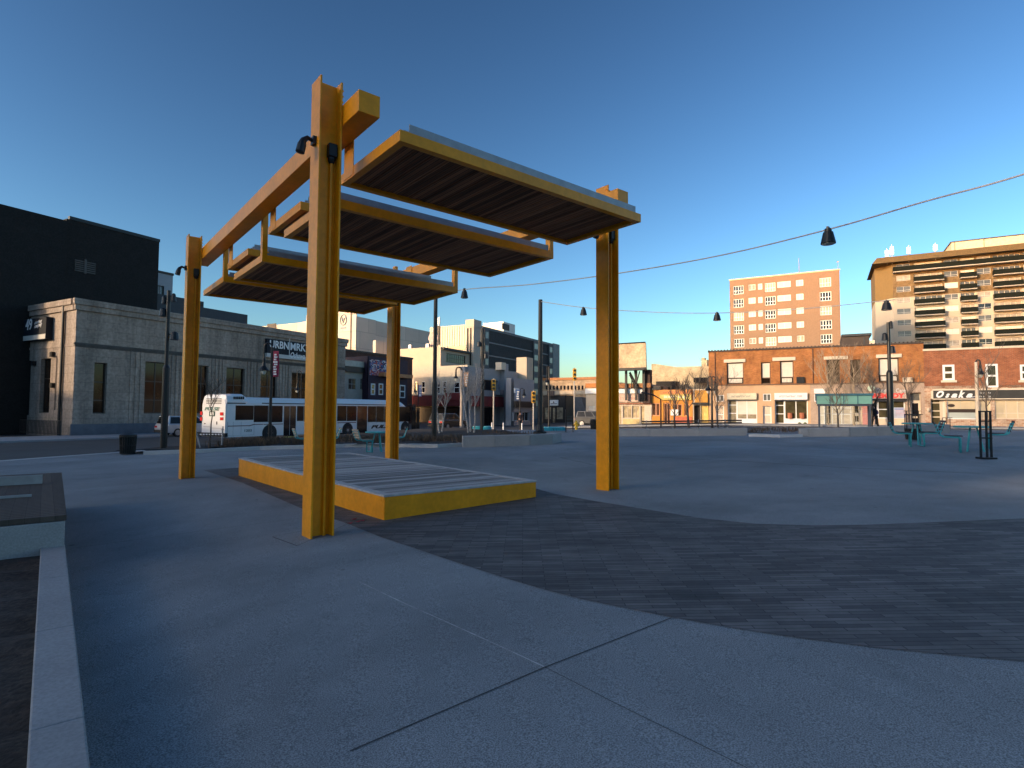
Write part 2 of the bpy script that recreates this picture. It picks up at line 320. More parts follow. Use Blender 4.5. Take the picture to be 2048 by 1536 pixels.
def canopy(y0, y1, zb, lower):
    y0 -= NY0; y1 -= NY0; zb += CZ; zt = zb + .14; m = MB(); wd = .10
    m.box(CX0, CX1, y0, y0 + wd, zb, zt); m.box(CX0, CX1, y1 - wd, y1, zb, zt)
    m.box(CX0, CX0 + wd, y0 + wd, y1 - wd, zb, zt); m.box(CX1 - wd, CX1, y0 + wd, y1 - wd, zb, zt)
    c = m.build('canopy', YEL, pav_root, bevel=.004)
    m = MB(); x = CX0 + wd; n = int((CX1 - CX0 - 2 * wd) / .078)
    for k in range(n):
        m.box(x + .078 * k + .005, x + .078 * k + .073, y0 + wd, y1 - wd, zb + .045 + .003 * (k % 3), zb + .075)
    m.box(CX0 + wd, CX1 - wd, y0 + wd, y1 - wd, zb + .085, zb + .10); m.build('slat', WOOD, c).name = 'slat_soffit'
    m = MB(); e0 = CX0 + .13; e1 = CX1 - .13; yy = y0 + .012                # folded galvanised roof edge
    m.box(e0, e1, yy, yy + .008, zt + .002, zt + .105)
    m.box(e0, e1, yy + .02, y1 - .02, zt + .002, zt + .03)
    for k in range(1, 13): m.box(e0, e1, yy + .01 + k * (y1 - y0 - .1) / 13, yy + .03 + k * (y1 - y0 - .1) / 13, zt + .03, zt + .09)
    m.build('roof_sheet', STEEL, c)
    for side in (0, 1):
        m = MB(); xa = CX0 if side == 0 else CX1 - .10
        if lower: m.box(xa + .0015, xa + .0985, y0 + .0015, y0 + .13, zt - .02, BZ1 + .16)
        else:
            xb = CX0 - .008 if side == 0 else CX1 - .007
            m.box(xb, xb + .015, y1 - .44, y1 - .14, zb + .02, BZ1 + .04); m.box(xb - .01, xb + .025, y1 - .40, y1 - .18, BZ0 - .06, BZ0 - .012)
        m.build('hanger', YEL, c, bevel=.003)
for y0, y1, z in ((5.96, 7.72, 3.185), (9.36, 11.12, 3.285), (12.5, 14.2, 3.19)): canopy(y0, y1, z, False)
for y0, y1, z in ((8.10, 10.18, 3.0), (11.47, 13.6, 2.845), (14.55, 16.75, 2.985)): canopy(y0, y1, z, True)
# ------------------------------------------------------------------ the low stage
SX0, SX1, SY0, SY1, SZ = 3.726, 6.605, 7.364, 15.163, CZ - 1.2
st = thing('stage', 'low rectangular stage with weathered plank deck and yellow steel sides', 'stage', (SX0, SY0, 0))
DECK = strips('weathered_deck', (.32, .30, .30), .142, 1, var=.75, gap=.07, ga=(.012, .014, .018), rough=.7)
W_, H_ = SX1 - SX0, SY1 - SY0; m = MB(); zb = -.15
m.box(.012, W_ - .012, .012, .03, zb, SZ - .03); m.box(.012, W_ - .012, H_ - .03, H_ - .012, zb, SZ - .03); m.box(.012, .03, .03, H_ - .03, zb, SZ - .03); m.box(W_ - .03, W_ - .012, .03, H_ - .03, zb, SZ - .03)
for zz in (.12, .27):
    for d in (.05, .11):
        m.tube([(d, .016, zz), (d, .004, zz)], .011, 6); m.tube([(.016, d, zz), (.004, d, zz)], .011, 6)
m.build('skirt', YEL, st, bevel=.004)
m = MB(); y = .15; k = 0; random.seed(4)
while y < H_ - .16:
    h = SZ - .004 + random.uniform(-.006, .004); m.box(.14, W_ - .14, y, y + .132, SZ - .035, h); y += .142; k += 1
m.build('deck', DECK, st)
m = MB(); z1 = SZ; m.box(0, W_, 0, .14, SZ - .03, z1); m.box(0, W_, H_ - .14, H_, SZ - .03, z1); m.box(0, .135, .14, H_ - .14, SZ - .03, z1); m.box(W_ - .135, W_, .14, H_ - .14, SZ - .03, z1)
m.build('edge_board', mat('pale_deck_edge', (.42, .40, .40), .65, var=.25, scale=6), st, bevel=.003)
# a scrap of litter and a few dead leaves by the stage
lf = MB(); random.seed(8)
for cx, cy in ((700, 1048), (708, 1040), (716, 1045), (725, 1043)):
    p = gnd(cx, cy); s = .05; z = zp(p.x, p.y) + .006
    lf.add([(p.x - s, p.y, z + .012), (p.x, p.y - s * .5, z), (p.x + s, p.y, z + .02), (p.x, p.y + s * .6, z + .004)], [(0, 1, 2, 3)])
tag(lf.build('leaf_litter', mat('red_leaf', (.28, .05, .06), .7, var=.6, scale=30)), 'few reddish dead leaves on the pavers beside the stage', 'leaves', kind='stuff')

# ------------------------------------------------------------------ left foreground: planter wall and slatted bench
zk = CZ - 1.38
def onz(px, py, z):
    d = ray(px, py); return EYE + d * ((z - CZ) / d.z)
e0, e1 = onz(130, 1088, zk), onz(175, 1486, zk); dr = (e1 - e0).normalized(); nl = Vector((-dr.y, dr.x, 0))
if nl.dot(_r) > 0: nl = -nl
e1 = e1 + dr * 2.5; m = MB(); tw = .19; Ln = (e1 - e0).length
rt = thing('planter_wall', 'pale low concrete planter wall along the left foreground', 'planter wall', (e0.x, e0.y, 0), math.atan2(dr.y, dr.x))
yy = (0, tw) if (Matrix.Rotation(math.atan2(dr.y, dr.x), 3, 'Z') @ Vector((0, 1, 0))).dot(nl) > 0 else (-tw, 0)
nj = 5
for k in range(nj): m.box(Ln * k / nj + .003, Ln * (k + 1) / nj - .003, yy[0], yy[1], -.25, zk)
m.build('wall', CONCW, rt, bevel=.008)
sb = MB(); ys2 = (yy[1], yy[1] + 2.6) if yy[0] == 0 else (yy[0] - 2.6, yy[0]); random.seed(2)
us_, vs_ = fr(-.5, Ln, .25), fr(ys2[0], ys2[1], .25)
Vg = [Vector((u, v, zk - .07 + random.uniform(-.025, .025))) for v in vs_ for u in us_]; n = len(us_)
sb.add(Vg, [(j * n + i, j * n + i + 1, (j + 1) * n + i + 1, (j + 1) * n + i) for j in range(len(vs_) - 1) for i in range(n - 1)])
sb.build('soil', SOIL, rt)
bz = CZ - 1.075; f0 = onz(131, 1030, bz); f1 = onz(122, 944, bz); db = (f1 - f0); lb = db.length; db.normalize()
br = thing('bench', 'dark slatted timber bench top on a concrete block beside the planter wall', 'bench', (f0.x, f0.y, 0), math.atan2(db.y, db.x))
m = MB(); sg = 1 if (Matrix.Rotation(math.atan2(db.y, db.x), 3, 'Z') @ Vector((0, 1, 0))).dot(_r) < 0 else -1
def sb_box(m, x0, x1, y0, y1, z0, z1): m.box(x0, x1, min(sg * y0, sg * y1), max(sg * y0, sg * y1), z0, z1)
sb_box(m, 0, lb, 0, 1.7, -.3, bz - .06); m.build('base', CONCW, br, bevel=.01)
m = MB(); k = 0
while k * .115 < lb - .1: sb_box(m, k * .115 + .008, k * .115 + .105, -.01, 1.7, bz - .055, bz); k += 1
m.build('seat', strips('bench_slats', (.10, .075, .062), .115, 0, var=.3, gap=.02), br, bevel=.004)
m = MB()
for q in (.34, .42): sb_box(m, lb * .58 + q, lb * .58 + q + .02, .22, 1.7, bz + .002, bz + .12)
sb_box(m, lb * .35, lb * .35 + .03, .3, 1.7, bz + .002, bz + .03); m.build('armrest', STEEL, br)
# ------------------------------------------------------------------ buildings
class Bld:
    def __init__(s, px, D, dirv, name, label, cat='building', group=None, dz=0):
        s.F = Face(px, D, dirv); s.F.zb += dz; s.rz = 0
        s.root = thing(name, label, cat, (s.F.x, s.F.y, s.F.zb), s.F.rot, group)
    @classmethod
    def on(c, F, px, name, label, cat='building', inset=0, dz=0):
        s = c.__new__(c); q = F.uv(px, 819)[0]; s.F = Face.__new__(Face); s.F.O = F.O + F.d * q + F.n * inset
        s.F.x, s.F.y = s.F.O.x, s.F.O.y; s.F.d, s.F.n, s.F.rot = F.d, F.n, F.rot; s.F.zb = road(s.F.x, s.F.y) + .12 + dz; s.rz = 0
        s.root = thing(name, label, cat, (s.F.x, s.F.y, s.F.zb), s.F.rot); return s
    def side(s):                                    # the face turned to the left, through the same corner
        q = Bld.__new__(Bld); q.root = s.root; q.F = Face.__new__(Face); q.F.O = s.F.O; q.F.x, q.F.y, q.F.zb = s.F.x, s.F.y, s.F.zb
        q.F.d = -B; q.F.n = A; q.F.rot = s.F.rot - math.pi / 2; q.rz = -math.pi / 2; return q
    def R(s, *p): return s.F.R(*p)
    def uv(s, *p): return s.F.uv(*p)
    def put(s, mb, name, m, parent=None, **k):
        o = mb.build(name, m, parent or s.root, **k)
        if parent is None: o.rotation_euler = (0, 0, s.rz)
        return o
    def mass(s, s0, s1, z0, z1, y0, y1, m, name='wall', bevel=0):
        return s.put(MB().box(s0, s1, y0, y1, z0, z1), name, m, bevel=bevel)
    def wall(s, s0, s1, z0, z1, holes, m, th=.22, y=0, name='wall', depth=None):
        mb = MB(); X = sorted({s0, s1} | {v for h in holes for v in h[:2]}); Z = sorted({z0, z1} | {v for h in holes for v in h[2:4]})
        for a, b in zip(X, X[1:]):
            for c, d in zip(Z, Z[1:]):
                u, v = (a + b) / 2, (c + d) / 2
                if any(h[0] < u < h[1] and h[2] < v < h[3] for h in holes): continue
                mb.quad((a, y, c), (b, y, c), (b, y, d), (a, y, d))
        for a, b, c, d in [h[:4] for h in holes]:
            t = y + th
            mb.quad((a, y, c), (a, y, d), (a, t, d), (a, t, c)); mb.quad((b, y, c), (b, t, c), (b, t, d), (b, y, d))
            mb.quad((a, y, c), (a, t, c), (b, t, c), (b, y, c)); mb.quad((a, y, d), (b, y, d), (b, t, d), (a, t, d))
        if depth: mb.box(s0, s1, y + th, y + depth, z0, z1)
        return s.put(mb, name, m)
    def window(s, h, frame, glass, fw=.06, nx=1, nz=1, rec=.12, name='window', splits=None, y=0, parent=None, blind=None):
        a, b, c, d = h[:4]; y0, y1 = y + rec, y + rec + .06; mb = MB()
        mb.box(a, a + fw, y0, y1, c, d); mb.box(b - fw, b, y0, y1, c, d); mb.box(a + fw, b - fw, y0, y1, c, c + fw); mb.box(a + fw, b - fw, y0, y1, d - fw, d)
        for k in range(1, nx):
            x = a + (b - a) * k / nx; mb.box(x - fw / 2, x + fw / 2, y0 + .002, y1, c + fw, d - fw)
        zsplit = splits or [k / nz for k in range(1, nz)]
        for k in zsplit:
            z = c + (d - c) * k; mb.box(a + fw, b - fw, y0 + .004, y1, z - fw / 2, z + fw / 2)
        o = s.put(mb, name, frame, parent)
        p = MB(); p.box(a + fw * .5, b - fw * .5, y1 - .025, y1 - .01, c + fw * .5, d - fw * .5)
        if blind:
            p.k = 1; z = d - fw * .5 - (d - c) * blind[1]; p.box(a + fw * .6, b - fw * .6, y1 - .028, y1 - .0252, z, d - fw * .6)
            p.build('pane', [glass, blind[0]], o)
        else: p.build('pane', glass, o)
        return o
STONE = mat('grey_limestone', (.34, .275, .225), .85, var=.38, scale=.9, fine=.16, bscale=5, streak=1, joints=(1.5, .72, .014))
STONED = mat('dark_stone_trim', (.085, .078, .072), .85, var=.3)
FR_BL = mat('bronze_frame', (.03, .022, .018), .45)
# --- grey bank-like market hall
b1 = Bld(145, 45, A, 'market_building', 'long grey limestone market hall with tall dark windows behind the bus')
zt = b1.uv(300, 628.5)[1]; s1 = b1.uv(691, 700)[0]; zbn = b1.uv(300, 703)[1]
wz1 = b1.uv(312, 724)[1]; wz0 = b1.uv(312, 827)[1]; hs = []
for x0, x1, sh in ((187, 213, 1), (289, 336, 0), (394, 416, 0), (452, 489, 0), (521, 554, 0), (583, 618, 0), (640, 668, 0)):
    a, b = b1.uv(x0, 780)[0], b1.uv(x1, 780)[0]; hs.append((a, b, wz0, wz1 - (.4 if sh else 0)))
b1.wall(0, s1, -1.5, zt, hs, STONE, th=.45)
b1.mass(.45, s1, -1.5, zt - .3, .46, 6.5, STONE, 'rear_block')
mb = MB(); mb.box(-.28, s1 + .28, -.28, .05, zt - .06, zt + .42); mb.box(-.16, s1 + .16, -.16, .04, zt - .5, zt - .062); b1.put(mb, 'cornice', STONE, bevel=.03)
mb = MB(); mb.box(.02, s1, -.045, .03, zbn - .14, zbn + .03); mb.box(-.1, s1, -.1, .03, zbn + .034, zbn + .2)
b1.put(mb, 'string_course', STONED)
mb = MB(); mb.box(-.12, s1 + .1, -.12, .03, -1.5, b1.uv(180, 848)[1]); b1.put(mb, 'plinth', mat('blue_grey_granite', (.11, .12, .14), .6, var=.2))
mb = MB()
for x0, x1 in ((256, 286), (339, 382), (420, 449), (492, 518), (557, 580), (621, 637)):
    a, b = b1.uv(x0, 780)[0], b1.uv(x1, 780)[0]; n = max(3, int((b - a) / .34))
    for k in range(n):
        x = a + (b - a) * (k + .5) / n; mb.box(x - .1, x + .1, -.07, .02, b1.uv(180, 848)[1] + .003, zbn - .145)
b1.put(mb, 'fluted_pilaster', STONE)
for k, h in enumerate(hs): b1.window(h, FR_BL, GLASSB, fw=.09, nx=1 if k == 0 else 2, splits=[.26, .62], rec=.3)
q = b1.side(); zl = 7
hw = [q.R(80, 717, 100, 826), q.R(42, 722, 60, 830)]; zl = -q.uv(30, 700)[0]
q.wall(-zl, 0, -1.5, zt, hw, STONE, th=.4)
for h in hw: q.window(h, FR_BL, GLASSB, fw=.08, splits=[.63], rec=.28)
mb = MB(); mb.box(-zl, -.29, -.28, .05, zt - .06, zt + .42); mb.box(-zl, -.17, -.16, .04, zt - .5, zt - .062); q.put(mb, 'cornice', STONE, bevel=.03)
mb = MB(); mb.box(-zl, -.01, -.05, .03, zbn - .1, zbn + .12); q.put(mb, 'string_course', STONE)
sp = q.uv(125.5, 750)[0]; mb = MB(); mb.tube([(sp, -.14, -1), (sp, -.14, zt - .07)], .11, 8); q.put(mb, 'downpipe', BLACK)
sr = q.R(40, 640, 106, 682); sgn = MB(); sgn.box(sr[0], sr[1], -.5, -.02, sr[2], sr[3]); sgn.k = 1; sgn.box(sr[0], sr[1] - .02, -.52, -.501, sr[2], sr[2] + .4)
SG = mat('slate_sign', (.012, .017, .026), .6, var=.06, spec=.2); sg = q.put(sgn, 'sign', [SG, mat('sign_white', (.62, .60, .54), .5, var=.05)])
text('49', 'lettering', WHITE, sg, q.uv(66, 660)[0], -.53, q.uv(72, 662)[1], width=q.uv(79, 660)[0] - q.uv(66, 660)[0], height=.95, bold=.02)
text('clothing', 'lettering', WHITE, sg, q.uv(84, 650)[0], -.53, q.uv(90, 652)[1], width=q.uv(99, 650)[0] - q.uv(84, 650)[0], height=.32, shear=.35, bold=.015, tilt=.12)
text('company', 'lettering', WHITE, sg, q.uv(84, 655)[0], -.53, q.uv(90, 660)[1], width=q.uv(99, 650)[0] - q.uv(84, 650)[0], height=.32, shear=.35, bold=.015, tilt=.12)
mb = MB(); lx = q.uv(108, 709)[0]
for px, py in ((108, 709), (71, 727), (108, 771)):
    u, v = q.uv(px, py); mb.box(u - .18, u + .18, -.25, -.005, v - .2, v + .2)
q.put(mb, 'wall_lamp', BLACK)
u0, v0 = q.uv(114, 712); mb = MB(); mb.tube([(u0 - .6, -.05, v0), (u0, -.05, v0), (u0 + .1, -.05, v0 - .2), (u0 + .1, -.05, 2)], .03, 6); q.put(mb, 'conduit', STONED)
# sign over the windows
c = [b1.uv(x, y) for x, y in ((530, 677), (530, 714))]; s0 = c[0][0]; s1b = b1.uv(668, 700)[0]
mb = MB(); mb.box(s0, s1b, -.35, -.003, c[1][1] + .42, c[0][1]); mb.k = 1; mb.box(s0, s1b, -.36, -.002, c[1][1], c[1][1] + .418)
sg = b1.put(mb, 'sign', [SG, mat('sign_strip', (.5, .52, .52), .5, var=.05)]); BSG = mat('sign_letter_white', (.80, .82, .84), .5, var=.03)
zt0 = b1.uv(540, 696)[1]
text('URBN', 'lettering', BSG, sg, b1.uv(535, 690)[0], -.37, zt0, width=b1.uv(573, 690)[0] - b1.uv(535, 690)[0], height=.82, bold=.02)
text('MRKT', 'lettering', BSG, sg, b1.uv(576.5, 690)[0], -.37, zt0, width=b1.uv(615, 690)[0] - b1.uv(576, 690)[0], height=.82, bold=.02)
u = b1.uv(574.6, 690)[0]; sg2 = MB(); sg2.box(u - .03, u + .03, -.372, -.352, zt0 - .75, zt0 + 1.25); sg2.build('divider', BSG, sg)
text('Oshawa', 'lettering', BSG, sg, b1.uv(575, 700)[0] + .1, -.37, zt0 - .85, width=2.0, height=.62, shear=.35, bold=.015)
# --- dark block behind it
b2 = Bld(307, 58, A, 'dark_block', 'tall windowless black brick block rising behind the grey market hall')
zt = b2.uv(200, 454)[1]; DB = mat('black_brick', (.012, .011, .0105), .9, var=.25, scale=1.5, fine=.3, bscale=8)
sj = b2.uv(131, 500)[0]
b2.mass(sj, 0, -1.5, zt, 0, 6, DB); b2.mass(-15.5, sj - .002, -1.5, zt - .25, -.2, 6, DB, 'wing')
mb = MB(); mb.box(sj + .2, .05, -.06, .3, zt + .002, zt + .3); b2.put(mb, 'parapet', BLACK)
h = b2.R(149, 521, 191, 545); mb = MB(); xm = (h[0] + h[1]) / 2
for k in range(6): z = h[2] + (h[3] - h[2]) * k / 6; mb.box(h[0], xm - .1, -.05, -.004, z, z + .1); mb.box(xm + .1, h[1], -.05, -.004, z, z + .1)
mb.box(xm - .1, xm + .1, -.08, -.003, h[2] - .1, h[3] + .1); b2.put(mb, 'louvre', mat('dull_louvre', (.06, .05, .045), .5))
# --- office with pale panels, dark wing
b3 = Bld(337, 64, A, 'office_block', 'pale panelled office storey with one dark window peeking beside the black block')
zt = b3.uv(325, 547)[1]; hw = b3.R(303, 570, 328, 601); PALE = mat('pale_panel', (.34, .36, .40), .5, var=.06)
b3.wall(-16, 0, -1.5, zt, [hw], PALE, th=.3, depth=5); b3.window(hw, FR_BL, GLASS, nx=3, fw=.12)
mb = MB(); mb.box(-16, .06, -.08, .2, zt + .002, zt + .25); b3.put(mb, 'parapet', STONED)
b3 = Bld(490, 68, A, 'dark_wing', 'long low dark slate wing stepping down behind the market hall')
SL = mat('slate_cladding', (.035, .04, .05), .6, var=.15); z1 = b3.uv(455, 623)[1]; z2 = b3.uv(380, 595)[1]; sa = b3.uv(418, 620)[0]
b3.mass(-24, 0, -1.5, z1, 0, 5, SL); b3.mass(-24, sa, z1 + .004, z2, 1, 4.5, SL, 'roof_block'); h = b3.R(402, 602, 416, 614)
b3.mass(h[0], h[1], z1 + .3, z2 - .4, .95, .998, mat('rust_panel', (.05, .022, .016), .7), 'panel')
mb = MB()
for px in (343, 346, 349, 352): u = b3.uv(px, 590)[0]; mb.tube([(u, 3, z2), (u, 3, z2 + 1.2)], .05, 6)
b3.put(mb, 'vent_pipe', STEEL)
# --- hospital
b4 = Bld(709, 140, A, 'hospital', 'large pale hospital block carrying a round crest, its left wall sunlit')
q = b4.side(); zt = q.uv(695, 622)[1]; HP = mat('pale_concrete_panel', (.60, .52, .45), .8, var=.05, scale=.3, joints=(6, 4.2, .06))
sl_ = q.uv(612, 660)[0]; s0 = q.uv(500, 660)[0]; zlow = q.uv(560, 648)[1]
b4.mass(.3, b4.uv(752, 640)[0], -1.5, b4.uv(720, 626)[1] - 1, 0, -sl_ + 2, HP); b4.mass(b4.uv(752, 640)[0] + .002, b4.uv(872, 660)[0], -1.5, b4.uv(800, 649)[1], 1.5, 40, HP, 'wing')
q.mass(sl_, 0, -1.5, zt, 0, .29, HP, 'end_wall'); q.mass(s0, sl_ - .002, -1.5, zlow, .6, 30, HP, 'wing')
u = q.uv(702.5, 640)[0]; mb = MB(); mb.box(u - .25, u + .25, -.05, -.003, 0, zt - .1); mb.box(q.uv(532, 650)[0], q.uv(549, 650)[0], .4, .597, zlow - 2.6, zlow + .4); q.put(mb, 'recess', STONED)
cu, cv = q.uv(687, 640); mb = MB(); rr = 1.05; N = 20
ring = [(cu + rr * math.cos(k * 2 * math.pi / N), cv + rr * 1.25 * math.sin(k * 2 * math.pi / N)) for k in range(N + 1)]
mb.tube([(x, -.06, z) for x, z in ring], .14, 6); mb.tube([(cu - .5, -.06, cv + .6), (cu, -.06, cv - .7), (cu + .5, -.06, cv + .6)], .16, 6); mb.tube([(cu - .55, -.06, cv + .25), (cu + .55, -.06, cv + .25)], .12, 6)
mb.box(cu - .9, cu + .9, -.08, -.004, cv - 2.2, cv - 1.8); q.put(mb, 'crest', mat('crest_blue', (.10, .16, .24), .5))
bb = Bld(749, 118, A, 'stair_tower', 'small sunlit stair tower in front of the hospital wing'); q = bb.side()
zt = bb.uv(755, 681)[1]; q.mass(q.uv(746, 690)[0], 0, -1, zt, 0, 5, HP); bb.mass(5.002, 5.4, -1, zt, .3, 3, HP, 'wing')
# --- shops beyond the market hall
BRR = brick('dark_red_brick', (.10, .032, .022), (.15, .05, .033), (.09, .07, .06), rz=math.atan2(A.y, A.x))
bk = Bld(692, 80, A, 'brick_block', 'dark red brick block with flat roof behind the mural shop'); zt = bk.uv(750, 709)[1]; e = bk.uv(825, 715)[0]
bk.mass(-2, e, -1, zt, 0, 12, BRR); mb = MB(); mb.box(-2.1, e + .1, -.1, .3, zt + .002, zt + .25); bk.put(mb, 'parapet', BLACK)
h = bk.R(799, 728, 812, 746); bk.window((h[0], h[1], h[2], h[3]), WHITE, GLASS, rec=-.07, nx=2, nz=2)
sh = Bld(692, 73, A, 'cream_shop', 'narrow cream shop with a black fascia between market hall and mural'); zt = sh.uv(712, 722)[1]; e = sh.uv(734.5, 750)[0]; CRS = mat('dull_cream', (.36, .34, .30), .7, var=.12)
hw = [sh.R(697, 757, 712, 779), sh.R(721, 757, 728, 779)]
sh.wall(-.6, e, -1, zt, hw, CRS, th=.2, depth=6)
for h in hw: sh.window(h, CRS, GLASS, nx=2, nz=2, rec=.08)
h = sh.R(692, 735, 734.5, 745); sh.mass(-.6, e - .02, h[2], h[3], -.4, -.003, BLACK, 'fascia')
h = sh.R(692, 722.5, 734.5, 734); sh.mass(-.6, e - .02, h[2], h[3], -.25, -.003, mat('fascia_cream', (.5, .48, .42), .6), 'sign')
pu = Bld(735, 75, A, 'purple_shop', 'dark purple shop with a colourful mural and white sash windows'); zt = pu.uv(770, 716)[1]; e = pu.uv(815, 740)[0]; PUR = mat('dark_purple', (.035, .016, .035), .7, var=.2)
hw = [pu.R(741.5, 767, 750, 790), pu.R(757, 767, 766, 790), pu.R(774, 768, 782, 791), pu.R(799, 770, 810, 796)]
pu.wall(.03, e, -1, zt, hw, PUR, th=.2, depth=5)
for h in hw: pu.window(h, WHITE, GLASS, fw=.16, nz=2, rec=-.04)
h = pu.R(739, 721, 790, 752); mb = MB(); random.seed(5); MUR = [mat('mural_' + n, c, .7, var=.3, scale=4) for n, c in (('white', (.55, .55, .58)), ('blue', (.10, .13, .30)), ('red', (.40, .06, .06)), ('pink', (.55, .28, .28)), ('navy', (.03, .03, .08)))]
NXM, NZM = 22, 14
for i in range(NXM):
    for j in range(NZM):
        mb.k = random.choice([0, 0, 1, 1, 2, 3, 4, 4]) if j > 3 else random.choice([1, 2, 2, 3, 3]); dx = (h[1] - h[0]) / NXM; dz = (h[3] - h[2]) / NZM
        a, c_ = h[0] + i * dx, h[2] + j * dz; ox = random.uniform(-.3, .3) * dx
        mb.quad((a + ox * .0, -.03, c_), (a + dx, -.03, c_), (a + dx, -.03, c_ + dz), (a, -.03, c_ + dz))
pu.put(mb, 'mural', MUR)
h = pu.R(757, 748, 815, 755); mb = MB(); mb.box(h[0], h[1], -1.0, -.003, h[2], h[3]); pu.put(mb, 'awning', mat('orange_awning', (.62, .25, .10), .7))
# --- white corner building
W6 = mat('warm_white_stucco', (.55, .44, .33), .8, var=.07, scale=.5)
b6 = Bld(880, 104, A, 'corner_building', 'blank cream corner building with a strip of dark windows high on its shaded side'); q = b6.side(); zt = q.uv(860, 694.5)[1]
s0 = q.uv(793, 720)[0]; e = b6.uv(941, 710)[0]; hw = b6.R(892, 709, 931, 727)
q.mass(s0, 0, -1, zt, 0, .3, W6, 'end_wall'); b6.wall(.3, e, -1, zt - .02, [hw], W6, th=.3, depth=-s0); b6.window(hw, FR_BL, GLASSB, nx=9, fw=.08, splits=[.5])
mb = MB(); mb.box(.31, e + .2, -.5, -.003, zt - .5, zt - .1); b6.put(mb, 'eaves', STONED)
h = q.R(823, 734, 832, 752); mb = MB(); mb.box(h[0], h[1], -.1, -.003, h[2], h[3]); q.put(mb, 'panel', mat('grey_panel', (.16, .17, .18), .6))
for px, py in ((806, 692), (841, 692)):
    u, v = q.uv(px, py); q.mass(u - .35, u + .35, zt + .003, zt + 1.0, 2, 2.6, STEEL, 'roof_vent')
rs = Bld(849, 106, -B, 'rooftop_sign', 'faded round rooftop advertising sign on a post above the cream corner building', 'sign'); zr = rs.uv(849, 692)[1]
u, v = rs.uv(848, 672); mb = MB(); mb.lathe([(.0, -.15), (1.15, -.15), (1.15, .15), (0, .15)], n=20, mt=Matrix.Translation((u, 3, v)) @ Matrix.Rotation(math.pi / 2, 4, 'X')); mb.box(u - 1.0, u + 1, 2.9, 3.1, v - 1.6, v - .9)
mb2 = MB(); mb2.tube([(u - .4, 3, zr - .6), (u - .4, 3, v)], .12, 6); rs.put(mb2, 'post', STONED); rs.put(mb, 'board', mat('faded_sign', (.42, .34, .32), .7, var=.5, scale=1.4))
lo = Bld(934, 98, -B, 'awning_shop', 'two storey shop with a long dark red awning and pale upper wall'); zt = lo.uv(905, 731)[1]; s0 = lo.uv(815, 760)[0]; hw = [lo.R(*p) for p in ((830, 763, 834, 781), (843, 763, 850, 786), (874, 762, 880, 787), (885, 762, 893, 787), (908, 764, 919, 786))]
lo.wall(s0, 0, -1, zt, hw, mat('pale_stucco', (.50, .43, .34), .8, var=.08), th=.15, depth=2.2)
for h in hw: lo.window(h, WHITE, GLASS, nz=2, fw=.1, rec=.05)
h = lo.R(815, 791, 934, 812); mb = MB(); mb.prism_y([(s0, h[2]), (0, h[2]), (0, h[3]), (s0, h[3])], -1.4, -.003); AWN = mat('dark_red_awning', (.16, .016, .018), .8, var=.3, scale=.8); lo.put(mb, 'awning', AWN)
mb = MB(); mb.box(s0, 0, -1.45, -.004, h[3] + .003, h[3] + .22); lo.put(mb, 'gutter', CRS)
h = lo.R(815, 813, 934, 856); lo.mass(s0, 0, -.5, h[3] - .1, -.35, -.004, mat('dark_shopfront', (.02, .014, .014), .3, var=.5, scale=.9), 'shopfront')
h = lo.R(900, 786, 934, 800); lo.mass(h[0], h[1], h[2], h[3], -1.6, -1.455, mat('red_sign', (.25, .02, .02), .6), 'sign')
w2 = Bld(1027, 80, A, 'stucco_shop', 'pale grey stucco shop with a square pier and recessed upper windows'); zt = w2.uv(985, 739)[1]; s0 = w2.uv(936, 790)[0]; ST = mat('grey_stucco', (.36, .34, .35), .8, var=.07)
hw = [w2.R(964, 760, 996, 781), w2.R(1009, 760, 1024, 781), w2.R(961, 815, 992, 853)]
w2.wall(s0, 0, -1, zt, hw, ST, th=.5, depth=1.2)
for k, h in enumerate(hw): w2.window(h, FR_BL, GLASS, nx=3 if k != 1 else 2, rec=.35)
h = w2.R(1000, 728, 1007.5, 852); w2.mass(h[0], h[1], -1, h[3], -.7, -.004, ST, 'pier'); h = w2.R(941, 793, 992, 813); w2.mass(h[0], h[1], h[2], h[3], -1.2, -.004, AWN, 'awning')
h = w2.R(991, 729, 1000, 745); mb = MB(); mb.box(h[0], h[1] - .01, -.9, -.01, zt + .004, zt + 1.0); w2.put(mb, 'chimney', CREAM)  # cream block stands in for the pier's sunlit top
for px in (994, 1013): u, v = w2.uv(px, 785); w2.mass(u - .5, u + .5, v - .3, v + .35, -.7, -.003, STEEL, 'air_conditioner')
w3 = Bld(1068, 78, A, 'low_shop', 'low grey shop with display windows under a dark fascia'); zt = w3.uv(1046, 758)[1]; s0 = w3.uv(1027.6, 800)[0]
hw = [w3.R(1029, 824, 1041, 842), w3.R(1045, 824, 1059, 842), w3.R(1061.5, 820, 1066, 850)]
w3.wall(s0, 0, -1, zt, hw, ST, th=.4, depth=1.2)
for h in hw: w3.window(h, WHITE, GLASS, nx=2, rec=.2)
h = w3.R(1028, 803, 1068, 815); w3.mass(s0 + .02, -.02, h[2], h[3], -.3, -.003, BLACK, 'fascia')
h = w3.R(1027.6, 776, 1036, 786); w3.mass(h[0], h[1], h[2], h[3], -.15, -.003, WHITE, 'sign')
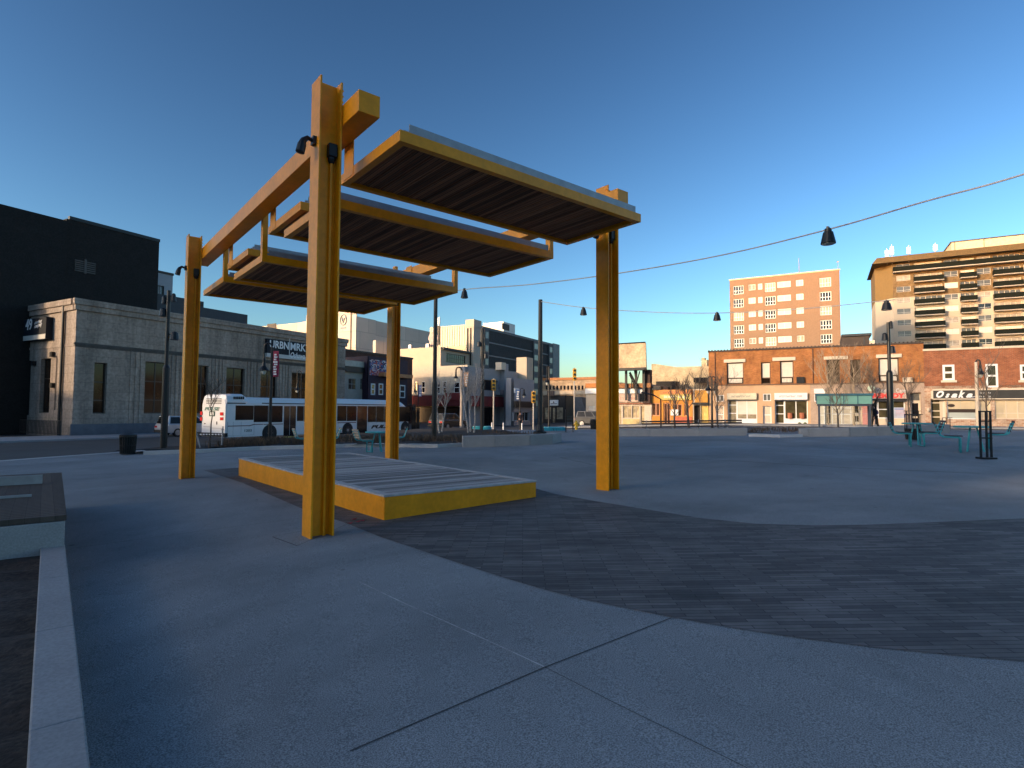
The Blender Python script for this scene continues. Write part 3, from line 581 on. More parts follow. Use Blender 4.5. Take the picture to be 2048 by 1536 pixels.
# --- striped hall, tower pier and parking garage
sf = Bld(933, 118, -B, 'ribbed_hall', 'pale ribbed metal hall catching low sun behind the cream corner building'); zt = sf.uv(905, 651)[1]; s0 = sf.uv(860, 680)[0]
RIB = mat('ribbed_cladding', (.52, .48, .38), .55, var=.05); mb = MB(); mb.box(s0, 0, 0, 10, -1, zt); k = s0
while k < -.2: mb.box(k, k + .25, -.09, -.002, zt - 7.5, zt - .1); k += .62
sf.put(mb, 'wall', RIB); mb = MB(); u, v = sf.uv(876, 640); mb.tube([(u, .6, zt), (u, .6, v + .8)], .09, 6); mb.box(u - .35, u + .05, .4, .8, v - 1.0, v + .6); sf.put(mb, 'antenna', WHITE)
h = sf.R(872, 652, 880, 690); sf.mass(h[0], h[1], h[2], h[3], -.25, -.1, STONED, 'corner_louvre'); h = sf.R(896, 692, 932, 700); mb = MB(); mb.box(h[0], h[1], -.12, -.095, h[2], h[3]); sf.put(mb, 'window', GLASSB)
pt = Bld(946, 112, A, 'stair_pier', 'tall slim concrete pier at the end of the parking garage'); q = pt.side(); zt = pt.uv(946, 639)[1]; s0 = q.uv(932, 690)[0]; e = pt.uv(961, 690)[0]; PC = mat('precast_concrete', (.50, .43, .36), .8, var=.06)
pt.mass(0, e, -1, zt, 0, -s0, PC); h0 = q.uv(936, 680)[0]; h1 = q.uv(942, 680)[0]; mb = MB()
for a in (h0, h1): mb.box(a - .22, a + .1, -.06, -.003, 3, zt - 1.6)
q.put(mb, 'recess', DARK); mb = MB(); mb.box(-.12, e + .12, -.12, -s0 + .1, zt - 1.4, zt + .1); pt.put(mb, 'cap', PC)
ga = Bld(962, 116, A, 'parking_garage', 'long dark grey parking garage with louvred floors and two stair shafts'); zt = ga.uv(1040, 671)[1]; e = ga.uv(1117, 700)[0]; GC = mat('dark_garage_cladding', (.10, .105, .11), .75, var=.15, fine=.1, bscale=3)
ga.mass(0, e, -1, zt, 0, 2.5, GC); mb = MB(); fl = [zt - .35 - 2.75 * k for k in range(6)]
for z in fl: mb.box(.0, e - 3, -.16, -.004, z - .18, z + .1)
ga.put(mb, 'floor_band', mat('garage_band', (.2, .205, .21), .7)); mb = MB()
x = .3
while x < e - 3.5:
    mb.box(x, x + .05, -.1, -.003, -.5, zt - .55); x += .42
ga.put(mb, 'louvre', mat('garage_louvre', (.07, .073, .08), .6))
for a, b in ((965, 974), (1064, 1073), (1095, 1102)):
    u0, u1 = ga.uv(a, 700)[0], ga.uv(b, 700)[0]; mb = MB(); mb.box(u0, u1, -.5, -.17, -1, zt - .5); mb.k = 1
    for z in fl: mb.box(u0 + .3, u1 - .3, -.53, -.502, z - 2.1, z - .8)
    ga.put(mb, 'stair_shaft', [GC, mat('stair_glass', (.2, .2, .19), .3, var=.5, scale=.6)])
mb = MB(); mb.box(ga.uv(1104, 700)[0], e + .02, -.3, -.17, -1, zt + .1); ga.put(mb, 'end_panel', mat('bluish_cladding', (.17, .185, .20), .6))
rb = Bld(1006, 134, A, 'roof_plant_room', 'white plant room box on the parking garage roof'); q = rb.side(); zt = rb.uv(1010, 644)[1]; s0 = q.uv(966, 655)[0]
rb.mass(0, rb.uv(1030, 655)[0], -1, zt, 0, -s0, mat('white_cladding', (.72, .70, .66), .6, var=.04)); h = rb.R(1004, 648, 1018, 660); rb.mass(h[0], h[1], h[2], h[3], -.1, -.003, STONED, 'louvre')
sb_ = Bld(1053, 90, A, 'rooftop_bulkhead', 'small sunlit cream bulkhead standing before the dark garage'); q = sb_.side(); zt = sb_.uv(1053, 714)[1]; s0 = q.uv(1033, 725)[0]; sb_.mass(0, sb_.uv(1066, 725)[0], -1, zt, 0, -s0, W6)
wz = sb_.uv(1053, 745)[1]; sb_.mass(-6, 4, -1, wz, 1.5, 8, ST, 'rear_wall')
# --- tan block past the crossing and its black shop
TANB = brick('tan_brick', (.50, .30, .15), (.58, .36, .20), (.5, .42, .32), rz=math.atan2(-B.y, -B.x))
tb = Bld(1196, 88, -B, 'tan_block', 'sunlit tan block with a long row of small dark windows past the crossing'); zt = tb.uv(1150, 756)[1]; s0 = tb.uv(1084, 800)[0]
xsn = [1091 + 7.2 * k for k in range(14)]; hw = [tb.R(x, 771, x + 4.2, 779.5) for x in xsn]
tb.wall(s0, 0, -1, zt, hw, TANB, th=.15, depth=10)
for h in hw: tb.window(h, FR_BL, GLASS, fw=.05, rec=.06)
h = tb.R(1084, 782, 1196, 789); tb.mass(s0, 0, h[2], h[3], -.25, -.004, mat('pale_tan', (.62, .48, .34), .7), 'cornice')
h = tb.R(1084, 756, 1196, 760); tb.mass(s0, 0, h[2], zt + .1, -.15, -.004, mat('rust_trim', (.45, .18, .06), .7), 'parapet')
bs = Bld(1131, 84, -B, 'black_shop', 'black painted corner shop with a small white sign below the tan block'); zt = bs.uv(1110, 791)[1]; s0 = bs.uv(1086, 820)[0]
hw = [bs.R(1088, 814, 1102, 839), bs.R(1112, 814, 1126, 839), bs.R(1104, 815, 1110.5, 848)]
bs.wall(s0, 0, -1, zt, hw, mat('black_shop_paint', (.014, .012, .013), .5), th=.2, depth=3)
for h in hw: bs.window(h, BLACK, mat('shop_display', (.30, .25, .17), .3, var=.7, scale=1.2), rec=.1)
h = bs.R(1099, 800, 1117, 811); o = bs.mass(h[0], h[1], h[2], h[3], -.12, -.003, WHITE, 'sign'); mb = MB(); u = (h[0] + h[1]) / 2; mb.add([(u - .14, -.125, h[3] - .45), (u + .14, -.125, h[3] - .45), (u, -.125, h[3] - .15)], [(0, 1, 2)]); mb.box(h[0] + .2, h[1] - .2, -.126, -.122, h[2] + .2, h[2] + .3); mb.build('emblem', BLACK, o)
h = bs.R(1097, 782, 1111, 792); bs.mass(h[0], h[1], h[2], h[3], -.5, -.35, mat('brown_board', (.14, .09, .07), .7), 'hanging_sign')
gt = Bld(1172, 80, -B, 'lean_to', 'grey sloping canvas lean-to between black shop and cream shop', 'lean-to'); h = gt.R(1150, 794, 1172, 846); zt = h[3]; mb = MB(); mb.prism_y([(h[0], -.6), (h[1], -.6), (h[1], zt * .42), (h[0] + (h[1] - h[0]) * .55, zt), (h[0], zt)], 0, 3); gt.put(mb, 'cover', mat('grey_canvas', (.11, .115, .13), .8, var=.15)); mb = MB(); mb.box(h[0] - .1, h[0] - .005, -.05, .1, -.6, zt + .2); gt.put(mb, 'frame', STEEL)
ws = Bld(1240, 74, -B, 'white_shop', 'sunlit cream shop with an orange roof band half hidden by the right post'); zt = ws.uv(1210, 765)[1]; s0 = ws.uv(1172, 800)[0]; hw = [ws.R(1177, 812, 1190, 842), ws.R(1194, 812, 1236, 842)]
ws.wall(s0, 0, -1, zt, hw, CREAM, th=.2, depth=8)
for h in hw: ws.window(h, WHITE, BLIND, nx=3, rec=.1, splits=[.7])
h = ws.R(1176, 766, 1240, 775); ws.mass(s0, 0, h[2], h[3], -.2, -.003, mat('orange_band', (.55, .20, .05), .7), 'fascia'); h = ws.R(1176, 777, 1240, 787); ws.mass(s0, 0, h[2], h[3], -.3, -.003, WHITE, 'sign')
# ------------------------------------------------------------------ the sunlit row across the square
F2 = Face(1900, 46, -B); RZ2 = math.atan2(-B.y, -B.x)
OBR = brick('orange_brick', (.34, .105, .024), (.46, .165, .04), (.30, .17, .09), rz=RZ2)
RBR = brick('red_brick', (.25, .062, .022), (.36, .105, .038), (.26, .16, .11), rz=RZ2)
PEACH = mat('peach_stucco', (.56, .36, .215), .85, var=.06, scale=.8, fine=.06, bscale=20)
PINKS = mat('pinkish_stone', (.42, .31, .24), .85, var=.15, scale=1.2, fine=.1, bscale=14)
PALEL = mat('pale_lintel', (.66, .56, .44), .75, var=.06)
def blur_text(b, parent, r, m, n, y, rows=1):           # lettering too small to read in the picture
    random.seed(n); mb = MB()
    for k in range(rows):
        z0 = r[2] + (r[3] - r[2]) * k / rows; z1 = r[2] + (r[3] - r[2]) * (k + .72) / rows; x = r[0]; wl = (r[1] - r[0]) / n
        for i in range(n):
            if random.random() < .1: x += wl; continue
            mb.box(x + .12 * wl, x + .30 * wl, y, y + .008, z0, z1); q = random.random()
            if q < .6: mb.box(x + .31 * wl, x + .8 * wl, y, y + .008, z1 - (z1 - z0) * .22, z1)
            if q > .3: mb.box(x + .31 * wl, x + .8 * wl, y, y + .008, z0, z0 + (z1 - z0) * .22)
            if q > .5: mb.box(x + .62 * wl, x + .82 * wl, y, y + .008, z0 + (z1 - z0) * .225, z1 - (z1 - z0) * .225)
            x += wl
    return mb.build('lettering', m, parent)
bo = Bld.on(F2, 1418, 'orange_brick_building', 'two storey orange brick building with peach and stone shopfronts facing the square')
zt = (bo.uv(1430, 704)[1] + bo.uv(1840, 687.5)[1]) / 2; e = bo.uv(1848, 740)[0]; zm = (bo.uv(1431, 769)[1] + bo.uv(1846, 766)[1]) / 2; sm_ = bo.uv(1621, 800)[0]
up = [bo.R(*p) for p in ((1453.5, 725, 1487, 768), (1522, 724.5, 1541, 768), (1560, 722, 1587, 768), (1653, 719, 1680, 767), (1700.5, 719, 1721, 765), (1757, 716, 1798, 764))]
zu = zm + .06; up = [(a, b, max(c, zu), d) for a, b, c, d in up]
bo.wall(0, e, zm, zt, up, OBR, th=.28, depth=12)
for k, h in enumerate(up):
    if k in (3, 4): bo.window(h, mat('brown_frame', (.10, .06, .035), .6), mat('brown_pane', (.07, .05, .03), .15, var=.4, scale=2), nx=2, fw=.09, rec=.2, splits=[.28])
    else: bo.window(h, mat('brown_frame', (.10, .06, .035), .6), GLASSB, fw=.08, nx=1, rec=.2, splits=[.28], blind=(BLIND, .70))
    if k in (0, 2, 5): o = bo.mass(h[0] + .15, h[1] - .15, h[2] + .12, h[2] + (h[3] - h[2]) * .24, .15, .199, mat('curtain_white', (.62, .56, .48), .6, var=.3, scale=6), 'curtain')
for p in ((1448, 719, 1491, 725), (1545, 715, 1591, 721.5), (1647.5, 713, 1696, 719), (1752, 709, 1803.5, 715.5)):
    h = bo.R(*p); bo.mass(h[0], h[1], h[2], h[3] + .02, -.12, -.002, PALEL, 'lintel', bevel=.01)
mb = MB(); mb.box(-.05, e + .02, -.08, .3, zt + .002, zt + .14)
for k in range(60): x = e * k / 60; mb.box(x, x + e / 150, -.10, -.02, zt + .143, zt + .2)
bo.put(mb, 'parapet', mat('tar_coping', (.06, .045, .04), .8))
mb = MB(); mb.box(0, e, -.10, -.003, zm - .05, zm + .05); bo.put(mb, 'string_course', mat('brown_trim', (.16, .09, .055), .7))
mb = MB()
for px in (1430.5, 1626): u = bo.uv(px, 740)[0]; mb.tube([(u, -.05, zm), (u, -.05, zt - .05)], .04, 6)
bo.put(mb, 'downpipe', mat('rust_pipe', (.12, .06, .04), .7))
h = bo.R(1593, 754, 1609, 767.5); mb = MB(); mb.box(h[0], h[1], -.2, -.003, h[2] + .05, h[3])
for k in range(3): u = h[0] + (h[1] - h[0]) * (k + .5) / 3; mb.box(u - .03, u + .03, -.22, -.201, h[2] + .08, h[3] - .03)
bo.put(mb, 'air_vent', BLACK)
h = bo.R(1805, 755, 1824, 765); bo.mass(h[0], h[1], h[2], h[3], -.3, -.004, PALEL, 'air_conditioner', bevel=.02)
# ground floor, left: peach
s1h = bo.R(1455, 787, 1514, 855); s2h = bo.R(1549.5, 786, 1615.5, 855); t1 = bo.R(1432, 790, 1448, 803); t2 = bo.R(1526, 787.5, 1542, 802); d1 = bo.R(1432, 812, 1448, 855); d2 = bo.R(1526, 812, 1543, 855)
fl_ = lambda h: (h[0], h[1], -.02, h[3])
H = [fl_(s1h), fl_(s2h), t1, t2, fl_(d1), fl_(d2)]
bo.wall(0, sm_, -.6, zm, H, PEACH, th=.5, depth=12, name='shopfront_wall')
for t in (t1, t2): bo.window(t, WHITE, mat('grey_pane', (.13, .13, .12), .2), rec=.03, name='transom', nx=2)
for d in (d1, d2):
    o = bo.window(fl_(d), WHITE, mat('cream_door_panel', (.6, .5, .4), .6, var=.1, scale=4), fw=.09, rec=.2, name='door', nz=2)
random.seed(3); mb = MB()
for k in range(26):
    u = random.uniform(d1[0] + .1, d1[1] - .1); v = random.uniform(.5, d1[3] - .2); mb.tube([(u, .215, v), (u + random.uniform(-.3, .3) * .5, .215, v + random.uniform(-.3, .4))], .012, 4)
mm = mb.build('graffiti', mat('graffiti_grey', (.2, .17, .15), .7), bo.root)
def shop(b, h, px_split, sillz, glass, blindm, signm, textm, seed, sgn):
    zs_ = b.uv(*sgn[:2])[1], b.uv(*sgn[2:])[1]; x0, x1 = h[0], h[1]; zs0 = zs_[1]; zs1 = zs_[0]
    mb = MB(); mb.box(x0, x1, -.28, .1, zs0, zs1); s = b.put(mb, 'sign', signm)
    blur_text(b, s, (x0 + (x1 - x0) * .15, x1 - (x1 - x0) * .15, zs0 + (zs1 - zs0) * .38, zs1 - (zs1 - zs0) * .28), textm, seed, -.29)
    xd = b.uv(px_split, 820)[0]
    b.window((x0, xd, 0, zs0 - .03), WHITE, glass, fw=.08, rec=.42, name='door', splits=[.42, .78])
    b.window((xd + .002, x1, sillz, zs0 - .03), WHITE, glass, fw=.08, nx=2, rec=.25, name='shop_window', blind=blindm)
    b.mass(xd + .002, x1, -.02, sillz - .003, .2, .4, WHITE, 'stall_riser')
shop(bo, s1h, 1473, bo.uv(1495, 839)[1], mat('warm_pane', (.30, .25, .17), .2, var=.4), (BLIND, .72), mat('cream_sign', (.62, .56, .42), .6), mat('grey_letter', (.2, .19, .17), .6), 14, (1484, 786.5, 1484, 799))
shop(bo, s2h, 1568.5, bo.uv(1590, 839)[1], mat('olive_pane', (.07, .058, .03), .12, var=.5, scale=1.2), None, WHITE, mat('pink_letter', (.62, .22, .22), .6), 18, (1582, 786, 1582, 799.5))
for px in (1580, 1604): u, v = bo.uv(px, 836); mb = MB(); mb.lathe([(.17, 0), (.2, .2), (.2, .5), (.12, .52)], (u, .12, v - .05), 8); bo.put(mb, 'planter', mat('terracotta', (.42, .14, .07), .7))
for px in (1599, 1610): u, v = bo.uv(px, 848); mb = MB(); mb.lathe([(.02, -.16), (.14, -.1), (.16, 0), (.1, .12), (.02, .16)], (u, .10, v), 8); bo.put(mb, 'decal', mat('leaf_decal', (.10, .13, .05), .7))
u, v = bo.uv(1519.5, 850); bo.mass(u - .12, u + .12, -.35, -.1, 0, .55, mat('red_plastic', (.5, .05, .03), .5), 'hydrant_cabinet')
# ground floor, right: stone
s3h = bo.R(1749, 787, 1811, 855); s4h = bo.R(1821, 785, 1843, 855); s5h = bo.R(1636, 803, 1741, 855)
bo.wall(sm_ + .001, e, -.6, zm, [fl_(s3h), fl_(s4h), fl_(s5h)], PINKS, th=.5, depth=12, name='shopfront_wall')
h = bo.R(1628, 777.5, 1650, 787); bo.mass(h[0], h[1], h[2], h[3], -.2, -.003, WHITE, 'sign'); h = bo.R(1628.5, 789, 1640, 803); bo.window(h, WHITE, mat('grey_pane', (.1, .1, .1)), rec=-.06, name='transom')
x = [bo.uv(p, 830)[0] for p in (1636, 1650, 1664, 1703, 1725, 1741)]; ztop = s5h[3]
bo.window((x[0], x[1], 0, ztop), WHITE, BLIND, fw=.08, rec=.25, name='shop_window', splits=[.4]); bo.window((x[1] + .002, x[2], 0, ztop), CREAM, GLASS, rec=.4, name='door', fw=.12)
bo.window((x[2] + .002, x[3], 0, ztop), WHITE, mat('poster_pane', (.55, .47, .38), .4, var=.3, scale=1.5), nx=2, rec=.25, fw=.07, name='shop_window', splits=[.45, .72]); bo.window((x[3] + .002, x[4], 0, ztop), CREAM, mat('olive_pane', (.07, .058, .03)), rec=.3, fw=.28, name='door', splits=[.45])
bo.mass(x[4] + .002, x[5], -.02, ztop, .02, .3, mat('pink_panel', (.62, .26, .24), .6), 'pink_panel')
h = bo.R(1741, 786, 1812, 797.5); zsg = (h[2], h[3]); mb = MB(); mb.prism_y([(h[0] + .2, h[3]), (h[0], h[2]), (h[1], h[2]), (h[1], h[3])], -.5, -.003); s = bo.put(mb, 'sign', mat('sign_backing', (.50, .36, .30), .6))
RL = mat('red_letter', (.72, .045, .04), .5, var=.05); text('REMEDY', 'lettering', RL, s, h[0] + .12, -.505, h[2] + .05, width=h[1] - h[0] - .25, height=h[3] - h[2] - .08, bold=.06)
mb = MB(); mb.box(h[0], h[1], -.5, -.01, h[2] - .12, h[2] - .003); bo.put(mb, 'canopy_edge', BLACK)
h = bo.R(1753, 776, 1783, 785); text('Convenient', 'lettering', WHITE, bo.root, h[0], -.03, h[2], width=h[1] - h[0], height=h[3] - h[2], shear=.3); h = bo.R(1792, 777, 1811, 785); text('Care', 'lettering', WHITE, bo.root, h[0], -.03, h[2], width=h[1] - h[0], height=h[3] - h[2])
u, v = bo.uv(1741, 777); mb = MB(); mb.lathe([(.0, -.06), (.26, -.06), (.26, .06), (0, .06)], n=16, mt=Matrix.Translation((u, -.7, v)) @ Matrix.Rotation(math.pi / 2, 4, 'X')); mb.box(u - .02, u + .02, -.7, -.003, v + .26, v + .3); bo.put(mb, 'round_sign', mat('mint_sign', (.55, .68, .55), .5))
x = [bo.uv(p, 830)[0] for p in (1749, 1756, 1785, 1811)]; ztop = zsg[0] - .13; zsl = bo.uv(1780, 837)[1]
bo.window((x[0], x[1], 0, ztop), WHITE, GLASS, rec=.35, name='door'); bo.window((x[1] + .002, x[2], zsl, ztop), WHITE, mat('olive_pane', (.07, .058, .03)), rec=.25, fw=.08, name='shop_window', splits=[.5]); bo.window((x[2] + .002, x[3], zsl, ztop), WHITE, mat('olive_pane', (.07, .058, .03)), rec=.25, fw=.08, name='shop_window')
bo.mass(x[1] + .002, x[3], -.02, zsl - .003, .22, .4, mat('cream_riser', (.66, .52, .38), .6, var=.05), 'stall_riser')
h = bo.R(1788, 815, 1809, 836); mb = MB(); mb.box(h[0], h[1], .17, .2, h[2], h[3]); mb.k = 1; mb.box(h[0] + .8, h[1] - .02, .16, .169, h[2] + .03, h[2] + .35); mb.box(h[0] + .05, h[1] - .05, .16, .169, h[3] - .16, h[3] - .1); mb.k = 2
for k in range(4): z = h[3] - .28 - .12 * k; mb.box(h[0] + .12, h[0] + .78, .16, .169, z, z + .035)
bo.put(mb, 'poster', [mat('poster_pale', (.42, .46, .58), .5), mat('poster_blue', (.06, .08, .42), .5), mat('poster_pink', (.55, .3, .38), .5)])
bo.window((s4h[0], s4h[1], s4h[3] * .74, s4h[3] - .02), CREAM, mat('grey_pane', (.1, .1, .1)), rec=.4, name='transom'); bo.window((s4h[0], s4h[1], 0, s4h[3] * .74 - .003), CREAM, GLASS, fw=.16, rec=.42, name='door', splits=[.35])
# --- sushi shop
os_ = Bld.on(F2, 1848.6, 'red_brick_building', 'red brick shop building under the dark Osaka sign, at the right')
zt = os_.uv(1910, 700)[1]; e = os_.uv(2130, 760)[0]; zm2 = os_.uv(1900, 772)[1]; h1 = os_.R(1885, 729.5, 1909, 760.5); h2 = os_.R(1971, 728, 1996, 775); h3 = os_.R(2040, 729, 2064, 760)
os_.wall(.02, e, zm2, zt, [h1, h2, h3], RBR, th=.3, depth=14)
os_.window(h1, WHITE, mat('olive_pane', (.07, .058, .03)), fw=.16, rec=-.02, nz=2); os_.window(h2, WHITE, GLASS, fw=.14, rec=-.02, nz=2); os_.window(h3, WHITE, GLASS, fw=.14, rec=-.02, nz=2)
mb = MB()
for hh in (h1, h3): mb.box(hh[0] - .12, hh[1] + .12, -.12, -.003, hh[2] - .18, hh[2] - .004)
os_.put(mb, 'sill', PALEL); mb = MB(); mb.box(0.0, e + .1, -.09, .3, zt + .002, zt + .16); os_.put(mb, 'parapet', PALEL)
dd = os_.R(1862, 798, 1893, 855); ww = os_.R(1894.5, 799, 1954, 838.5); d3 = os_.R(1960, 800, 1982, 838); d4 = os_.R(1990, 800, 2060, 838)
MXB = brick('mixed_brick', (.34, .17, .10), (.50, .36, .26), (.5, .42, .34), rz=RZ2, bw=.3, bh=.12)
os_.wall(.02, e, -.6, zm2 - .002, [fl_(dd), ww, d3, d4], MXB, th=.4, depth=14, name='shopfront_wall')
xd = os_.uv(1884, 830)[0]; os_.window((dd[0], xd, 0, dd[3]), CREAM, mat('olive_pane', (.07, .058, .03)), fw=.09, rec=.3, name='door', splits=[.32, .55, .86]); os_.window((xd + .002, dd[1], .0, dd[3]), CREAM, BLIND, fw=.09, rec=.2, name='side_light')
BLC = mat('beige_blind', (.55, .45, .30), .6, var=.05)
os_.window(ww, WHITE, mat('window_film', (.42, .46, .44), .3, var=.06), fw=.07, rec=.12, name='shop_window', nx=1); z1 = os_.uv(1925, 818)[1]; z0 = os_.uv(1925, 825)[1]
mb = MB(); xm = os_.uv(1922, 810)[0]; mb.box(ww[0] + .08, xm - .01, .13, .14, z1, ww[3] - .08); mb.box(xm + .01, ww[1] - .08, .13, .14, z1, ww[3] - .08); os_.put(mb, 'blind', BLC)
mb = MB(); mb.box(ww[0] + .08, ww[1] - .08, .132, .142, z0, z1 - .003); u, v = os_.uv(1903, 811); mb.lathe([(.0, -.008), (.24, -.008), (.24, .008), (0, .008)], n=14, mt=Matrix.Translation((u, .118, v)) @ Matrix.Scale(.55, 4, (0, 0, 1)) @ Matrix.Rotation(math.pi / 2, 4, 'X')); os_.put(mb, 'window_band', mat('window_dark', (.04, .022, .014), .4))
os_.window(d3, CREAM, BLC, fw=.07, rec=.1, name='shop_window', splits=[.3]); os_.window(d4, CREAM, BLC, fw=.07, nx=3, rec=.1, name='shop_window', splits=[.3])
h = os_.R(1865.5, 780.5, 2060, 797); mb = MB(); mb.box(h[0], h[1], -.25, -.003, h[2], h[3]); mb.k = 1; mb.box(h[0] - .04, h[1] + .04, -.3, -.004, h[3] + .002, h[3] + .12); mb.box(h[0] - .04, h[1], -.27, -.004, h[2] - .07, h[2] - .002); mb.box(h[0] - .14, h[0] - .003, -.27, -.004, h[2], h[3])
s = os_.put(mb, 'sign', [mat('sign_charcoal', (.035, .033, .030), .5), PALEL]); x0 = os_.uv(1871, 790)[0]; x1 = os_.uv(1945, 790)[0]
for ch, p0, p1, ht in (('O', 1871, 1887, .98), ('s', 1889, 1898.5, .58), ('a', 1900.5, 1913.5, .58), ('k', 1915, 1929, 1.0), ('a', 1930.5, 1944, .58)):
    a, b = os_.uv(p0, 790)[0], os_.uv(p1, 790)[0]; text(ch, 'lettering', WHITE, s, a, -.26, h[2] + .06, width=b - a, height=(h[3] - h[2] - .06) * ht, shear=.45, bold=.055)
mb = MB(); a = os_.uv(1944.5, 795)[0]; mb.tube([(a - .05, -.262, h[2] + .1), (a + .1, -.262, h[2] + .15), (a + .28, -.262, h[2] + .3)], .025, 5); mb.build('swash', WHITE, s)
for k, (y0, y1) in enumerate(((783, 787), (790.5, 794.5))): rr = os_.R(1957, y0, 1980, y1); blur_text(os_, s, rr, WHITE, 9, -.262)
u = os_.uv(1856, 820); mb = MB(); mb.lathe([(.06, -.15), (.11, 0), (.05, .15)], (u[0], -.15, u[1]), 8); os_.put(mb, 'wall_lamp', CREAM)
# --- cream shop with billboard at the left end of the row
cs = Bld.on(F2, 1304, 'cream_corner_shop', 'cream corner shop with a faded pink sign beside the right yellow post'); zt = cs.uv(1270, 769)[1]; s0 = cs.uv(1216, 800)[0]
hw = [cs.R(1246, 812, 1263, 836), cs.R(1264, 812, 1279, 836), cs.R(1224, 812, 1243, 850), cs.R(1281, 812, 1289, 851)]
cs.wall(s0, 0, -.6, zt, hw, CREAM, th=.3, depth=9)
for k, h in enumerate(hw): cs.window(h, mat('pale_frame', (.55, .45, .33), .6), mat('busy_pane', (.42, .32, .18), .3, var=.7, scale=1.6), rec=.12, nx=2 if k < 3 else 1, fw=.07)
h = cs.R(1219, 778, 1291, 787); cs.mass(s0 + .1, h[1], h[2], h[3], -.35, -.003, WHITE, 'fascia'); h = cs.R(1232, 788.5, 1281, 804); s = cs.mass(h[0], h[1], h[2], h[3], -.25, -.003, mat('faded_pink_sign', (.60, .42, .33), .6, var=.15, scale=2), 'sign'); blur_text(cs, s, (h[0] + .5, h[1] - .4, h[2] + .25, h[3] - .22), mat('rose_letter', (.52, .2, .16), .6), 10, -.258)
h = cs.R(1216, 768, 1304, 776); cs.mass(s0, 0, h[2], zt + .1, -.5, -.004, mat('brown_tile_roof', (.34, .15, .06), .8, var=.2, scale=4), 'pent_roof'); h = cs.R(1246, 838, 1279, 850); s = cs.mass(h[0], h[1], h[2], h[3], -.06, -.003, mat('yellow_panel', (.62, .46, .20), .6, var=.25, scale=3), 'stall_riser'); h = cs.R(1216, 806, 1304, 808.5); cs.mass(s0, -.02, h[2], h[3], -.2, -.005, mat('rust_trim2', (.30, .10, .05), .7), 'trim')
h = cs.R(1291, 812, 1303, 852); mb = MB()
for k in range(9): z = h[2] + (h[3] - h[2]) * k / 9; mb.box(h[0], h[1], -.06, -.003, z, z + (h[3] - h[2]) / 9 - .03)
cs.put(mb, 'brick_pier', PALEL)
bbd = Bld.on(F2, 1293, 'billboard', 'large faded billboard with peeling paper standing over the cream corner shop', 'billboard', inset=-1.0); zr = zt - .4
P4 = [bbd.uv(*p) for p in ((1212, 739), (1292.5, 739.5), (1291, 685.5), (1212, 690))]; mb = MB(); mb.prism_y([P4[0], P4[1], P4[2], P4[3]], 0, .25)
PAP = mat('peeling_paper', (.60, .42, .26), .8, var=.38, scale=.9, fine=.12, bscale=5); bo_ = bbd.put(mb, 'panel', PAP)
mb = MB(); z = P4[0][1]; mb.box(P4[0][0], P4[1][0] + .05, -.9, .1, z - .2, z - .05); mb.box(P4[0][0], P4[1][0], -.08, -.01, z + .0, z + .1); mb.tube([(P4[3][0], -.03, P4[3][1] + .05), (P4[2][0], -.03, P4[2][1] + .05)], .06, 6); bbd.put(mb, 'catwalk', BLACK)
mb = MB()
for px in (1222, 1250, 1270, 1286): u = bbd.uv(px, 755)[0]; mb.box(u - .1, u + .1, .26, .5, zr - 1.2, z + 1.5)
bbd.put(mb, 'support', STONED); u0 = bbd.uv(1286, 750)[0]; mb = MB(); mb.box(u0 - .25, u0 + .55, .6, 1.4, zr - 1.5, z - .1); bbd.put(mb, 'plant_box', mat('rust_panel', (.05, .022, .016)))
u0 = bbd.uv(1268, 750)[0]; mb = MB(); random.seed(9)
for k in range(7): mb.tube([(u0 + random.uniform(-.5, .5), .3, zr), (u0 + random.uniform(-.6, .6), .3, zr + random.uniform(.8, 2.4))], .06, 5)
bbd.put(mb, 'bracing', BLACK)
# --- tan brick building behind, orange and yellow shops
tn = Bld.on(F2, 1421, 'tan_brick_building', 'plain pale tan brick building with two chimneys behind the orange shops', inset=10); zt = tn.uv(1360, 734)[1]; s0 = tn.uv(1303, 760)[0]
YTB = brick('pale_tan_brick', (.56, .42, .24), (.64, .50, .30), (.56, .46, .34), rz=RZ2); tn.mass(s0, 0, -.6, zt, 0, 12, YTB); h = tn.R(1303, 728, 1309.5, 735); mb = MB(); mb.prism_y([(h[0], zt + .002), (h[1] + 2.5, zt + .002), (h[1], h[3]), (h[0], h[3])], 0, 12); tn.put(mb, 'gable_parapet', YTB)
for p in ((1400, 714, 1406, 734), (1407, 718, 1411, 734)): h = tn.R(*p); tn.mass(h[0], h[1], zt + .003, h[3], 1, 2, YTB, 'chimney')
h = tn.R(1325, 765, 1363, 777); tn.mass(h[0], h[1], h[2] - 1, h[3], -3, -1, DARK, 'roof_void'); h = tn.R(1394, 757, 1419, 766); mb = MB(); mb.box(h[0], h[1], -2, -.003, h[2], h[3]); mb.box(h[0], h[1], -2.2, -.5, h[2] - 1.2, h[2] - .8); tn.put(mb, 'lean_to_roof', DARK)
og = Bld.on(F2, 1385.3, 'orange_shop', 'bright orange shop with a red and yellow sign behind the bare trees'); zt = og.uv(1340, 779.5)[1]; s0 = og.uv(1304.6, 800)[0]; ORG = mat('orange_render', (.62, .26, .04), .75, var=.1)
hw = [og.R(1303, 806, 1320, 832), og.R(1327, 806, 1341, 850), og.R(1346, 808, 1364, 832), og.R(1368, 808, 1379, 832)]
og.wall(s0, 0, -.6, zt, hw, ORG, th=.25, depth=9)
for k, h in enumerate(hw): og.window(h, mat('salmon_frame', (.62, .28, .14), .6), mat('busy_dark_pane', (.10, .05, .03), .15, var=.7, scale=1.6), rec=.1, nx=2, fw=.09)
